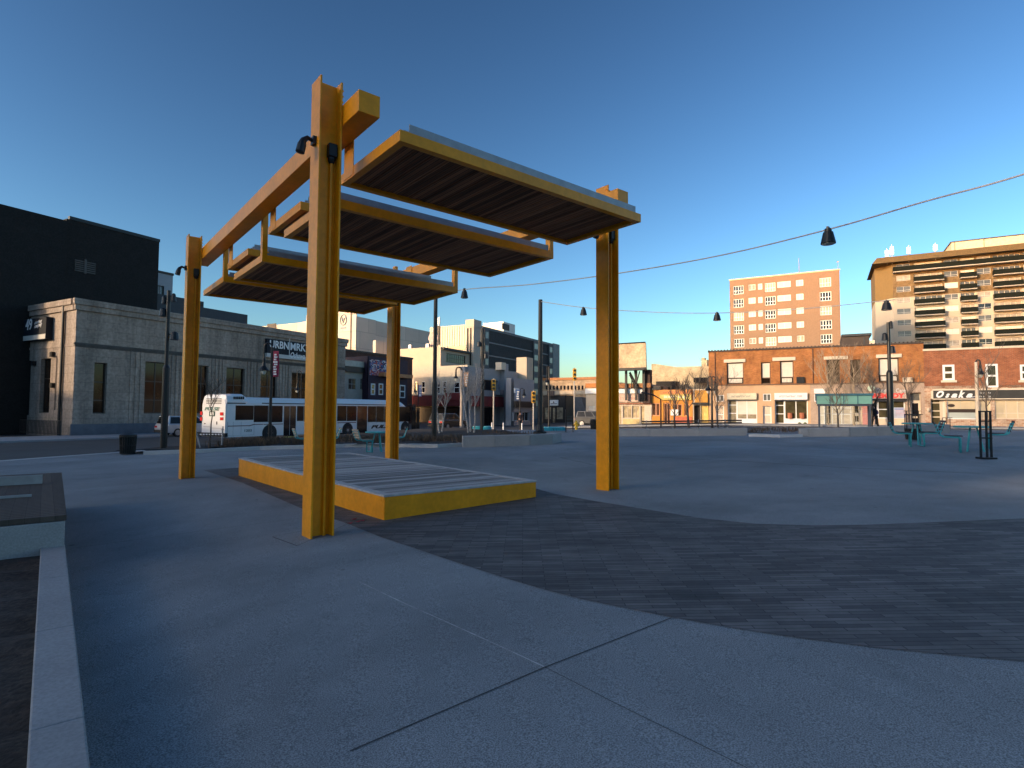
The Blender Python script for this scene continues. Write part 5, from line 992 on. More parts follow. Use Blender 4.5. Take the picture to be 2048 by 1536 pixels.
for k, (px, D, by, ty, ln, sd, wh) in enumerate([(879, 33, 862, 730, -.08, 11, 'leaning left'), (884, 34, 862, 752, .12, 12, 'leaning right from the same foot'), (937, 33, 862, 735, -.12, 13, 'leaning towards the banner lamp'), (941, 34, 862, 742, -.02, 14, 'straight, rightmost but one'), (948, 33, 862, 720, .03, 15, 'tallest, furthest right')]):
    bare_tree('thin pale birch trunk in the bed, ' + wh, px, D, by, ty, BIRCH, sd, .055, ln, .32, .45, 4, 'birches in the planting bed')
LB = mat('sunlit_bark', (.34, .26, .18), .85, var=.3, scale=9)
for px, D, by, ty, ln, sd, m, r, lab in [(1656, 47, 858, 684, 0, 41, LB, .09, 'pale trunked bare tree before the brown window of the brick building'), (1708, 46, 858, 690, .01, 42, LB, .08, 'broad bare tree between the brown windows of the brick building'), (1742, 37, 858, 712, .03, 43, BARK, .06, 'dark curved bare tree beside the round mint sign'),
    (1676, 30, 864, 742, -.02, 44, BARK, .05, 'dark young tree standing in front of the bus shelter glass'), (1378, 40, 858, 735, -.08, 45, BARK, .10, 'dark leaning tree in front of the yellow sign'), (1349, 43, 858, 762, 0, 46, BARK, .09, 'dark tree in front of the orange shop window'),
    (1436, 36, 862, 728, -.01, 47, BARK, .055, 'thin dark tree against the left end of the brick building'), (1822, 40, 860, 715, -.08, 48, BARK, .055, 'thin leaning tree before the stone doorway beside Osaka shop'), (1400, 52, 856, 708, 0, 49, BARK, .05, 'faint bare tree before the pale tan brick wall'), (1975, 34, 868, 690, -.02, 50, BARK, .06, 'bare tree at the far right edge of the brick wall')]:
    bare_tree(lab, px, D, by, ty, m, sd, r, ln, .5, .35, 5 if px in (1656, 1708, 1742, 1822, 1436) else 4)
# stakes of the young tree
g = gnd(420, 898)
for k, (px0, y0, px1, y1, lab) in enumerate([(392, 862, 400, 895, 'leaning pale tree stake nearest the left yellow post'), (446, 853, 443, 890, 'upright pale tree stake beside the bus rear lights')]):
    a, b = at(px0, y0, 22.9), at(px1, y1, 22.9); mb = MB(); mb.tube([(0, 0, 0), tuple(a - b)], .028, 8); mb.tube([tuple((a - b) * .8 + Vector((-.05, 0, .02))), tuple((a - b) * .8 + Vector((.05, 0, .02)))], .02, 6); o = mb.build('tree_stake', mat('grey_stake', (.30, .28, .27), .8)); o.location = b; tag(o, lab, 'stake', 'tree stakes')
# ------------------------------------------------------------------ articulated bus
bus = Bld(452, 36.8, A, 'articulated_bus', 'white articulated city bus with dark windows stopped beside the planting bed', 'bus', dz=-.12)
BUSW = mat('bus_white', (.74, .75, .77), .28, var=.03, scale=.6, coat=.3); BGL = mat('bus_glass', (.011, .010, .011), .1, var=.6, scale=1.2, spec=.18); RUB = mat('black_rubber', (.014, .014, .015), .8, var=.2)
def bsec(name, xs_):
    mb = MB(); rings = []
    for x, zt_, ins in xs_: rings.append([(x, ins, .30), (x, 0 + ins, zt_ - .42), (x, .10 + ins, zt_ - .12), (x, .32 + ins, zt_), (x, 2.23 - ins, zt_), (x, 2.45 - ins, zt_ - .12), (x, 2.55 - ins, zt_ - .42), (x, 2.55 - ins, .30)])
    V = [v for r_ in rings for v in r_]; n = 8; mb.add(V, [(i * n + k, (i + 1) * n + k, (i + 1) * n + (k + 1) % n, i * n + (k + 1) % n) for i in range(len(rings) - 1) for k in range(n)] + [tuple(range(n)), tuple(range(len(V) - 1, len(V) - n - 1, -1))])
    return bus.put(mb, name, BUSW, bevel=.02)
xr = bus.uv(641, 840)[0]; xf = bus.uv(671, 840)[0]; hz = bus.uv(470, 787)[1] - .02; xd_ = bus.uv(489, 790)[0]
rear = bsec('body', [(.0, hz - .32, .06), (.10, hz - .06, .02), (.5, hz, 0), (xd_, hz, 0), (xd_ + .35, hz - .2, 0), (xr, hz - .2, 0)])
XE = 18.6; front = bsec('body', [(xf, hz - .18, 0), (xf + .12, hz - .12, 0), (XE - 2.0, hz - .14, 0), (XE - 1.0, hz - .26, 0), (XE - .35, hz - .6, .03), (XE, hz - 1.35, .12)])
mb = MB(); x = xr + .03
while x < xf - .05: mb.box(x, x + .06, .06, 2.49, .4, hz - .25); mb.box(x + .0601, x + .119, .12, 2.43, .45, hz - .3); x += .12
bus.put(mb, 'bellows', RUB)
def bpan(rects, m, name, y=-.012, par=None, th=.02):
    mb = MB()
    for r_ in rects:
        h = bus.R(*r_); mb.box(h[0], h[1], y, y + th, h[2], h[3])
    return bus.put(mb, name, m, par)
bpan([(471, 811, 507, 840), (507.8, 811, 536, 844), (536.8, 811.5, 565, 844.5)], BGL, 'window', par=rear); bpan([(594, 812, 607, 842), (607.8, 812, 640, 843)], BGL, 'window', par=rear)
bpan([(567.5, 812, 579, 872.5), (579.8, 812, 591.5, 872.5)], mat('bus_door_glass', (.01, .010, .011), .1, var=.4), 'door', par=rear)
h = bus.R(567, 872.5, 592, 875); mb = MB(); mb.box(h[0], h[1], -.02, .0, h[2], h[3]); bus.put(mb, 'door_sill', mat('sill_yellow', (.5, .42, .12), .6), rear)
bpan([(674.5, 811.5, 693, 842), (693.7, 812, 713, 842)], BGL, 'window', par=front); bpan([(714, 812, 734, 868)], MATS['bus_door_glass'], 'door', par=front); bpan([(735.5, 812.5, 752, 844), (752.6, 812.5, 768, 844), (768.6, 813, 794, 844), (795.5, 813.5, 821, 843)], BGL, 'window', par=front); bpan([(823, 814, 832, 862), (832.6, 815, 839, 861)], MATS['bus_door_glass'], 'door', par=front)
bpan([(455, 805.5, 491, 807.5), (524, 806.5, 640, 808.3)], BLACK, 'roof_line', par=rear); bpan([(674, 808.5, 800, 810)], BLACK, 'roof_line', par=front); bpan([(516, 793, 560, 794.2)], BLACK, 'roof_line', par=rear)
mb = MB()
for k in range(6): h = bus.R(467 + 3.7 * k, 793, 469.6 + 3.7 * k, 798.5); mb.box(h[0], h[1], -.014, .004, h[2], h[3])
bus.put(mb, 'vent', BLACK, rear)
STR = mat('stripe_maroon', (.10, .02, .03), .5)
bpan([(456, 851, 497, 852.6), (509, 848, 526, 849.4), (527, 847.6, 566, 849)], STR, 'stripe', par=rear); bpan([(675, 844.5, 712, 846)], STR, 'stripe', par=front); p0, p1 = bus.uv(497, 851.8), bus.uv(509, 848.6); mb = MB(); mb.add([(p0[0], -.014, p0[1] - .03), (p1[0], -.014, p1[1] - .03), (p1[0], -.014, p1[1] + .03), (p0[0], -.014, p0[1] + .03)], [(0, 1, 2, 3)]); bus.put(mb, 'stripe', STR, rear)
h = bus.R(489, 858.5, 503, 863.5); text('1203', 'number', mat('number_teal', (.05, .13, .16), .5), rear, h[0], -.015, h[2], width=h[1] - h[0], height=h[3] - h[2])
h = bus.R(741.5, 849.5, 786, 856.5); text('PULSE', 'lettering', BLACK, front, h[0], -.015, h[2], width=h[1] - h[0], height=h[3] - h[2], shear=.35, bold=.05)
mb = MB(); random.seed(6)
for k in range(30): px = random.uniform(738, 800); h = bus.R(px, 859, px + 1.5, 860); a = random.uniform(0, 1); mb.box(h[0], h[0] + random.uniform(.1, .5), -.013, .003, .55 + a * .5, .57 + a * .5)
bus.put(mb, 'scuff', mat('grey_scuff', (.5, .51, .54), .5), front)
for par, xs_ in ((rear, (455, 466, 482, 508)), (front, (676, 737, 752, 768, 783, 798))):
    mb = MB()
    for px in xs_: u = bus.uv(px, 860)[0]; mb.box(u - .008, u + .008, -.006, .004, .42, 1.32)
    u0, u1 = bus.uv(xs_[0], 860)[0], bus.uv(xs_[-1], 860)[0]; mb.box(u0, u1, -.005, .004, .405, .418); bus.put(mb, 'panel_seam', mat('seam_grey', (.28, .29, .31), .6), par)
def wheel(x, par, r=.49, y=-.015):
    mb = MB(); T = Matrix.Translation((x, 0, r)) @ Matrix.Rotation(math.pi / 2, 4, 'X'); mb.lathe([(r * 1.22, -.3), (r * 1.22, .012)], n=24, mt=T); w_ = bus.put(mb, 'wheel_arch', RUB, par)
    mb = MB(); mb.lathe([(r * .55, -.2), (r * .98, -.2), (r, -.1), (r, .0), (r * .96, .03), (r * .6, .035)], n=24, mt=T); mb.build('tyre', RUB, w_)
    mb = MB(); mb.lathe([(r * .6, -.1), (r * .6, .036), (r * .5, .02), (r * .25, .03), (r * .22, .06), (.02, .065)], n=20, mt=T)
    for k in range(8): a = k * math.pi / 4; mb.tube([(x + .38 * r * math.cos(a), -.02, r + .38 * r * math.sin(a)), (x + .38 * r * math.cos(a), -.055, r + .38 * r * math.sin(a))], .022, 6)
    mb.build('rim', mat('wheel_rim', (.30, .30, .31), .4, metal=.6), w_)
wheel(bus.uv(539, 868)[0], rear); wheel(bus.uv(695, 864)[0], front); wheel(bus.uv(810, 860)[0], front)
q = bus.side(); q.F.O = bus.F.O.copy()      # the sunlit tail
def qp(rects, m, name, y=-.02, th=.03):
    mb = MB()
    for r_ in rects: h = q.R(*r_); mb.box(h[0], h[1], y, y + th, h[2], h[3])
    o = q.put(mb, name, m, rear); o.rotation_euler = (0, 0, q.rz); return o
qp([(413, 797 + 3 * k, 443, 798.2 + 3 * k) for k in range(4)], BLACK, 'grille'); qp([(419, 822.5, 430, 832.5)], mat('plate_green', (.02, .07, .06), .4), 'advert_frame', y=-.03); qp([(421.5, 824.5, 428, 830.5)], WHITE, 'advert', y=-.036)
RED = mat('tail_red', (.55, .02, .02), .25); qp([(441, 824.5, 447, 831), (441, 834.5, 447, 840.5), (401.5, 823, 405.5, 830), (401, 834, 405, 841)], RED, 'tail_light', y=-.04)
qp([(399, 865.5, 452, 873)], RUB, 'bumper', y=-.08, th=.2); qp([(402 + 6 * k, 867.5, 405.5 + 6 * k, 869.8) for k in range(8)], WHITE, 'bumper_mark', y=-.09, th=.012)
h = q.R(410, 814, 440, 821); o = text('PULSE', 'lettering', mat('tail_green', (.10, .22, .20), .5), rear, 0, 0, 0, width=h[1] - h[0], height=h[3] - h[2], shear=.3, bold=.03); o.rotation_euler = (0, 0, q.rz); o.location = Matrix.Rotation(q.rz, 3, 'Z') @ Vector((h[0], -.03, h[2]))
qp([(433, 843, 434.5, 849), (409, 846, 411, 848)], BLACK, 'latch'); qp([(420, 856, 446, 856.8), (407, 853, 420, 853.8)], mat('panel_line', (.3, .31, .33), .5), 'panel_line', y=-.008)
mb = MB(); mb.box(XE - .1, XE + .5, -.05, .05, 2.62, 2.68); mb.box(XE + .38, XE + .5, -.3, -.06, 2.1, 2.66); mb.tube([(XE - .1, .1, 2.55), (XE + .4, -.1, 2.62)], .03, 6); bus.put(mb, 'mirror', RUB, front)
mb = MB(); mb.box(XE + .01, XE + .22, .35, 2.2, .35, .75); bus.put(mb, 'bike_rack', BLACK, front)
# ------------------------------------------------------------------ cars
def car(name, label, px, D, rz, col, suv=True, grp=None):
    x, y = plan(px, D); rt = thing(name, label, 'car', (x, y, road(x, y) + .004), rz, grp); Lc, Wc, Hc = (4.6, 1.84, 1.68) if suv else (4.5, 1.8, 1.46)
    mb = MB(); mb.prism_y([(0.05, .32), (Lc - .1, .30), (Lc, .5), (Lc - .05, .82), (Lc - 1.05, 1.0), (.1, 1.04), (0, .7)], 0, Wc); b_ = mb.build('body', col, rt, bevel=.05)
    z0 = .995; mb = MB(); tp = [(.25 if suv else .9, Hc), (Lc - 2.0, Hc)]; bt = [(.06, z0), (Lc - 1.05, z0)]; mid = [(.2 if suv else .75, Hc - .06), (Lc - 1.9, Hc - .06)]
    i0, i1 = .06, .22; V = [(bt[0][0], i0, z0), (bt[1][0], i0, z0), (bt[1][0], Wc - i0, z0), (bt[0][0], Wc - i0, z0), (tp[0][0], i1, Hc), (tp[1][0], i1, Hc), (tp[1][0], Wc - i1, Hc), (tp[0][0], Wc - i1, Hc)]
    mb.add(V, [(3, 2, 1, 0), (4, 5, 6, 7), (0, 1, 5, 4), (2, 3, 7, 6), (1, 2, 6, 5), (3, 0, 4, 7)]); mb.build('cabin', col, rt, bevel=.05)
    def lerpf(a, b, c, d, u, v, off): 
        a, b, c, d = map(Vector, (a, b, c, d)); p = a.lerp(b, u).lerp(d.lerp(c, u), v); n = (b - a).cross(d - a).normalized(); return p + n * off
    for nm, f, cuts in (('side_window', (0, 1, 5, 4), [(.05, .34), (.36, .64), (.66, .93)]), ('side_window', (2, 3, 7, 6), [(.07, .34), (.36, .64), (.66, .95)]), ('windscreen', (1, 2, 6, 5), [(.05, .95)]), ('rear_window', (3, 0, 4, 7), [(.06, .94)])):
        mb = MB(); Q = [V[i] for i in f]
        for u0, u1 in cuts:
            o_ = [lerpf(*Q, u, v, .012) for u, v in ((u0, .1), (u1, .1), (u1, .88), (u0, .88))]; mb.quad(*o_)
        mb.build(nm, BGL, rt)
    for wx in (.85, Lc - .95):
        for wy, sg in ((0, 1), (Wc, -1)):
            T = Matrix.Translation((wx, wy, .34)) @ Matrix.Rotation(sg * math.pi / 2, 4, 'X'); mb = MB(); mb.lathe([(.2, -.2), (.34, -.2), (.34, .01), (.24, .02)], n=18, mt=T); w_ = mb.build('wheel', RUB, rt); mb = MB(); mb.lathe([(.24, -.1), (.23, .025), (.05, .03)], n=14, mt=T); mb.build('rim', MATS['wheel_rim'], w_)
    for nm, xx, m in (('tail_light', -.012, RED), ('headlight', Lc - .06, mat('headlight', (.7, .7, .68), .15))):
        for yy in (.08, Wc - .38): mb = MB(); mb.box(xx, xx + .06, yy, yy + .3, .72, .88); mb.build(nm, m, rt, bevel=.01)
    MB().box(-.05, .06, .05, Wc - .05, .34, .56).build('bumper', RUB, rt, bevel=.03); MB().box(Lc - .08, Lc + .04, .05, Wc - .05, .34, .55).build('bumper', RUB, rt, bevel=.03); mb = MB(); mb.box(Lc - .04, Lc + .012, .45, Wc - .45, .6, .8); mb.build('grille', BLACK, rt)
    return rt
RA = math.atan2(A.y, A.x); RB = math.atan2(B.y, B.x)
SIL = mat('silver_paint', (.45, .46, .49), .3, metal=.3, var=.04); car('parked_car', 'silver estate car half hidden between the left yellow post and the bus', 336, 45.5, RA, SIL)
car('parked_car', 'dark SUV standing behind the birch trunks', 886, 57, RA, mat('black_paint', (.012, .012, .016), .25, var=.05, coat=.4))
car('parked_car', 'grey van-like car facing the square beside the canvas lean-to', 1171, 72, RB + math.pi + .15, mat('pewter_paint', (.30, .26, .22), .3, metal=.3))
car('parked_car', 'dark car with white plate behind the slatted stand near the hydrant', 1149, 62, RB + math.pi, mat('charcoal_paint', (.05, .055, .065), .3, metal=.2))
# ------------------------------------------------------------------ tables and cantilever chairs
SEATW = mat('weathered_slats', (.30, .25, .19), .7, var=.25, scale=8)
def mk_chair(label, g, rz, slatm):
    rt = thing('chair', label, 'chair', (g.x, g.y, zp(g.x, g.y)), rz, 'teal chairs with slatted seats')
    for y in (-.2, .2):
        mb = MB(); mb.tube([(-.33, y, .80), (-.28, y, .65), (-.22, y, .49), (-.16, y, .45), (-.08, y, .44), (.22, y, .44), (.24, y, .42), (.24, y, .0)], .024, 8); mb.build('side_frame', TEAL, rt, smooth=True)
    mb = MB(); mb.tube([(.24, -.2, .03), (.24, .2, .03)], .02, 6); mb.tube([(.2, -.2, .42), (.2, .2, .42)], .02, 6); mb.build('crossbar', TEAL, rt)
    mb = MB(); [mb.box(-.12 + .085 * k, -.045 + .085 * k, -.23, .23, .466, .488) for k in range(5)]; mb.build('seat', slatm, rt, bevel=.003)
    mb = MB()
    for k in range(4): p = Vector((-.25 - .033 * k, 0, .56 + .09 * k)); mb.box(p.x - .012, p.x + .012, -.23, .23, p.z - .035, p.z + .035)
    mb.build('backrest', slatm, rt, bevel=.003); return rt
def mk_table(label, g, rz):
    rt = thing('cafe_table', label, 'table', (g.x, g.y, zp(g.x, g.y)), rz, 'round teal cafe tables'); mb = MB(); mb.lathe([(.42, .70), (.45, .71), (.45, .745), (.42, .75)], n=28); mb.build('tabletop', TEAL, rt)
    for k in range(3): a = k * 2.094 + .5; mb = MB(); mb.tube([(.1 * math.cos(a), .1 * math.sin(a), .70), (.26 * math.cos(a), .26 * math.sin(a), .0)], .024, 8); mb.build('leg', TEAL, rt)
    return rt
R0 = math.atan2(_r.y, _r.x)      # heading of the picture's right
c0 = mk_chair('teal chair with beige slats left of the table beyond the stage', gnd(727, 905.5), R0 + .75, SEATW)
def chair(label, px, py, rz, dark=False):
    g = gnd(px, py)
    o = dup(c0, (g.x, g.y, zp(g.x, g.y)), rz, label)
    return o
chair('teal chair tilted open to the right of the table beyond the stage', 797, 897, R0 + math.pi + .2); chair('teal chair mostly hidden left of the near yellow post', 604, 899, R0 + .6); chair('teal chair just right of the near yellow post, in front of the bus wheel', 662, 899, R0 + math.pi + .5)
mk_table('round teal table beyond the stage, left of the far post', gnd(755, 903.5), .2)
t0 = mk_table('round teal table in the right hand group, nearer the slatted stand', gnd(1835, 889), .9)
g = gnd(1946, 903); dup(t0, (g.x, g.y, zp(g.x, g.y)), .2, 'round teal table in the right hand group, beside the black frame')
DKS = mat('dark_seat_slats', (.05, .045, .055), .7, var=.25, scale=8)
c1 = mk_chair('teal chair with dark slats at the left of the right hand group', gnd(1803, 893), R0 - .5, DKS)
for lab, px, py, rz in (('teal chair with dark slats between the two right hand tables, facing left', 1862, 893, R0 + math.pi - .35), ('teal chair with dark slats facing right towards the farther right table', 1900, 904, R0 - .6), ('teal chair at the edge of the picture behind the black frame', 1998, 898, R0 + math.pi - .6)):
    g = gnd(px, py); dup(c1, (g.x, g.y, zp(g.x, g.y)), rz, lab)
# ------------------------------------------------------------------ bins, stands, small street things
def slat_bin(label, px, by, w_, h_, hoop=0, cat='bin', name='litter_bin', D=None):
    g = gnd(px, by) if D is None else Vector((*plan(px, D), 0)); rt = thing(name, label, cat, (g.x, g.y, pav(g.x, g.y)), -YAW + .1); mb = MB(); n = 22; r = w_ / 2
    for k in range(n): a = 2 * math.pi * k / n; mb.tube([(r * .86 * math.cos(a), r * .86 * math.sin(a), .03), (r * math.cos(a), r * math.sin(a), h_)], .02, 4)
    for z, f in ((.05, .87), (h_ * .5, .93), (h_ - .02, 1.01)): mb.lathe([(r * f - .03, z - .02), (r * f + .01, z - .02), (r * f + .01, z + .02), (r * f - .03, z + .02)], n=22)
    mb.build('basket', BLACK, rt); mb = MB(); mb.lathe([(r * .78, .04), (r * .86, h_ - .05)], n=18); mb.build('liner', RUB, rt)
    if hoop:
        mb = MB()
        for a in (0, 1.57, 3.14, 4.71): mb.tube([(r * math.cos(a), r * math.sin(a), h_), (r * math.cos(a), r * math.sin(a), hoop)], .014, 5)
        for a in [k * .39 for k in range(16)]: mb.tube([(r * math.cos(a), r * math.sin(a), h_), (r * math.cos(a), r * math.sin(a), hoop - .15)], .006, 4)
        for z in (hoop, hoop - .15): mb.lathe([(r - .012, z - .012), (r + .012, z - .012), (r + .012, z + .012), (r - .012, z + .012)], n=20)
        mb.build('hoop', BLACK, rt)
    else: mb = MB(); mb.lathe([(r * 1.06, h_), (r * 1.06, h_ + .05), (r * .6, h_ + .09), (r * .58, h_ + .02)], n=20); mb.build('lid', BLACK, rt)
slat_bin('black slatted litter bin near the left kerb', 255, 909, .56, .72); slat_bin('black slatted basket with a tall hoop frame beside the right hand tables', 1826, 880.5, .52, .45, 1.12, 'tree guard', 'tree_guard'); slat_bin('black litter bin just left of the right yellow post', 1187, 861, .42, .62, D=38.5)
g = gnd(1970, 918); rt = thing('menu_stand', 'tall black metal frame stand at the right edge of the square', 'stand', (g.x, g.y, zp(g.x, g.y)), -YAW); mb = MB()
for x in (-.10, .06, .17): mb.box(x - .018, x + .018, -.02, .02, 0, 1.2)
for z in (1.2, .95, .52): mb.box(-.12, .19, -.025, .025, z, z + .035)
mb.build('frame', BLACK, rt); mb = MB(); mb.box(-.14, .21, -.14, .14, 0, .05); mb.build('base', BLACK, rt, bevel=.01)
x, y = plan(1139, 34); rt = thing('chair_stack', 'stack of black metal chairs chained by the hydrant', 'chair stack', (x, y, pav(x, y)), R0); mb = MB()
for k in range(4):
    z = .1 + .17 * k; mb.box(-.24, .24, -.22, .22, z + .3, z + .325); mb.box(-.24, -.21, -.2, .2, z + .3, z + .75)
    for a in (-.22, .22):
        for b in (-.2, .2): mb.tube([(a, b, max(0, z - .1)), (a * .9, b * .9, z + .3)], .014, 5)
mb.build('chairs', BLACK, rt)
x, y = plan(1152.5, 40); s = 40 / FPX; rt = thing('fire_hydrant', 'yellow fire hydrant standing beside the stacked black chairs', 'hydrant', (x, y, at(1152, 862, 40).z), 0); HY = mat('hydrant_yellow', (.78, .46, .04), .45); mb = MB(); mb.lathe([(.17, 0), (.17, .05), (.11, .07), (.11, .48), (.15, .5), (.15, .54), (.10, .6), (.05, .66), (.05, .72)], n=14); mb.build('barrel', HY, rt, smooth=False); mb = MB(); mb.tube([(-.2, .12, .42), (.2, -.12, .42)], .06, 8); mb.tube([(-.1, -.13, .4), (-.18, -.24, .4)], .08, 8); mb.build('outlet', HY, rt)
def ring_bench(label, px, by, D, W_, H_):
    x, y = plan(px, D); s = D / FPX; rt = thing('ring_bench', label, 'bench', (x, y, at(px, by, D).z), -YAW, 'turquoise ribbed benches'); a, b, h = W_ * s / 2, .55, H_ * s; mb = MB(); n = 40
    P = [(a * math.copysign(abs(math.cos(t_)) ** .7, math.cos(t_)), b * math.sin(t_)) for t_ in [2 * math.pi * k / n for k in range(n)]]
    for k in range(n): q_ = P[k]; mb.box(q_[0] - .035, q_[0] + .035, q_[1] - .035, q_[1] + .035, .03, h - .03)
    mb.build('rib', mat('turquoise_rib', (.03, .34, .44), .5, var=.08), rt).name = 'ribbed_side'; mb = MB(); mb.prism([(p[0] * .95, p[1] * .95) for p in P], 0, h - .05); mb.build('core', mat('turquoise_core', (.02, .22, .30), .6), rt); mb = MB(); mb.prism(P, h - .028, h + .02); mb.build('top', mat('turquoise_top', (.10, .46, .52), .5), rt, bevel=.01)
ring_bench('turquoise ribbed bench right of the tall centre pole', 1109, 864, 37, 43, 9.5); ring_bench('turquoise ribbed bench left of the slim lamp pole', 955, 862, 39, 18, 9); ring_bench('turquoise ribbed bench right of the slim lamp pole', 974, 862, 38.6, 17, 9)
for px, by, lab in ((1007, 861, 'white bollard below the grey pier'), (1044, 862, 'white bollard beside the walking person'), (984, 861, 'white bollard under the yellow traffic light')):
    x, y = plan(px, 46); mb = MB(); mb.lathe([(.06, 0), (.06, .62), (.04, .66)], n=10); o = mb.build('bollard', WHITE); o.location = (x, y, at(px, by, 46).z - .02); tag(o, lab, 'bollard', 'white bollards')
# railings
def railing(label, f, px0, px1, y0, y1):
    u0, u1 = f.uv(px0, (y0 + y1) / 2)[0], f.uv(px1, (y0 + y1) / 2)[0]; v1 = f.uv((px0 + px1) / 2, y0)[1]; v0 = f.uv((px0 + px1) / 2, y1)[1]; rt = thing('railing', label, 'railing', (f.x, f.y, f.zb), f.rot); mb = MB(); x = u0
    while x < u1: mb.box(x - .02, x + .02, -.02, .02, v0, v1 - .05); x += .22
    mb.box(u0, u1, -.03, .03, v1 - .048, v1); mb.box(u0, u1, -.025, .025, v0 + .1, v0 + .15); mb.build('bars', BLACK, rt)
railing('black iron railing below the sunlit end of the market hall', Face(120, 43.5, -B), 40, 121, 840, 869)
railing('black railing beside the tables before the stone doorway', Face(1826, 40, -B), 1809, 1846, 828, 860); railing('black railing before the Osaka shop door', Face(1895, 41, -B), 1885, 1905, 835, 862)
# ------------------------------------------------------------------ bus shelter
CG = bpy.data.materials.new('clear_glass'); CG.use_nodes = True; nt2 = CG.node_tree; nt2.nodes.clear(); o_ = nt2.nodes.new('ShaderNodeOutputMaterial'); mx = nt2.nodes.new('ShaderNodeMixShader'); tr_ = nt2.nodes.new('ShaderNodeBsdfTransparent'); gl = nt2.nodes.new('ShaderNodeBsdfGlossy'); gl.inputs['Roughness'].default_value = .05; tr_.inputs[0].default_value = (.93, .96, .95, 1); mx.inputs[0].default_value = .10; nt2.links.new(tr_.outputs[0], mx.inputs[1]); nt2.links.new(gl.outputs[0], mx.inputs[2]); nt2.links.new(mx.outputs[0], o_.inputs[0])
bs_ = Bld(1636, 37.5, -B, 'bus_shelter', 'glass bus shelter with a teal roof band in front of the brick building', 'bus shelter'); h = bs_.R(1636, 786.5, 1742, 853); W_ = h[1]; Ht = h[3]; NAVY = mat('navy_steel', (.02, .035, .065), .5)
rb0 = bs_.R(1690, 801, 1700, 803)[2]; mb = MB()
for x in (0, W_ - .12):
    for y in (0, 1.25): mb.box(x, x + .12, y, y + .10, -.4, Ht - .7)
mb.box(-.05, W_ + .05, -.05, .07, Ht - .82, Ht - .70); mb.box(-.05, W_ + .05, 1.28, 1.38, Ht - .82, Ht - .70); bs_.put(mb, 'post', NAVY).name = 'frame'
mb = MB(); mb.prism_y([(-.08, Ht - .69), (W_ + .08, Ht - .69), (W_ + .08, Ht - .16), (-.08, Ht - .16)], -.12, 1.5); bs_.put(mb, 'roof_band', mat('teal_roof_panel', (.13, .30, .27), .3, var=.12, scale=.9)); mb = MB(); mb.box(-.15, W_ + .15, -.2, 1.58, Ht - .157, Ht - .02)
for k in range(5): x = -.1 + (W_ + .14) * k / 4; mb.box(x, x + .05, -.14, -.121, Ht - .69, Ht - .16)
bs_.put(mb, 'roof', mat('teal_navy', (.02, .10, .15), .4))
mb = MB(); mb.box(.13, W_ - .13, 1.30, 1.31, .25, Ht - .83); mb.box(.05, .06, .11, 1.24, .25, Ht - .83); mb.box(W_ - .06, W_ - .05, .11, 1.24, .25, Ht - .83); bs_.put(mb, 'glass_wall', CG)
mb = MB()
for zz in (.95, 1.25): mb.box(.13, W_ - .13, 1.285, 1.299, zz, zz + .02)
for k in range(1, 4): x = W_ * k / 4; mb.box(x - .012, x + .012, 1.285, 1.3, .2, Ht - .83)
bs_.put(mb, 'glazing_bar', STEEL)
# ------------------------------------------------------------------ people
SKIN = mat('skin', (.36, .20, .14), .55, var=.05); HAIR = mat('dark_hair', (.02, .015, .012), .6)
def skin_obj(name, chains, m, parent, sub=2):
    """chains of (point, radius); the first point of a chain may be an index into points laid already"""
    V, E, Rr = [], [], []
    for ch in chains:
        prev = None
        for it in ch:
            if isinstance(it, int): prev = it; continue
            V.append(tuple(it[0])); Rr.append(it[1]); i = len(V) - 1
            if prev is not None: E.append((prev, i))
            prev = i
    bm = bmesh.new(); lay = bm.verts.layers.skin.verify(); vs_ = [bm.verts.new(v) for v in V]; bm.verts.ensure_lookup_table()
    for a, b in E: bm.edges.new((vs_[a], vs_[b]))
    for v, r in zip(vs_, Rr): v[lay].radius = (r, r); v[lay].use_root = False
    vs_[0][lay].use_root = True
    me = bpy.data.meshes.new(name); bm.to_mesh(me); bm.free(); me.materials.append(m); o = bpy.data.objects.new(name, me); link(o, parent)
    o.modifiers.new('skin', 'SKIN').use_smooth_shade = True; sb = o.modifiers.new('sub', 'SUBSURF'); sb.levels = sub; sb.render_levels = sub; return o
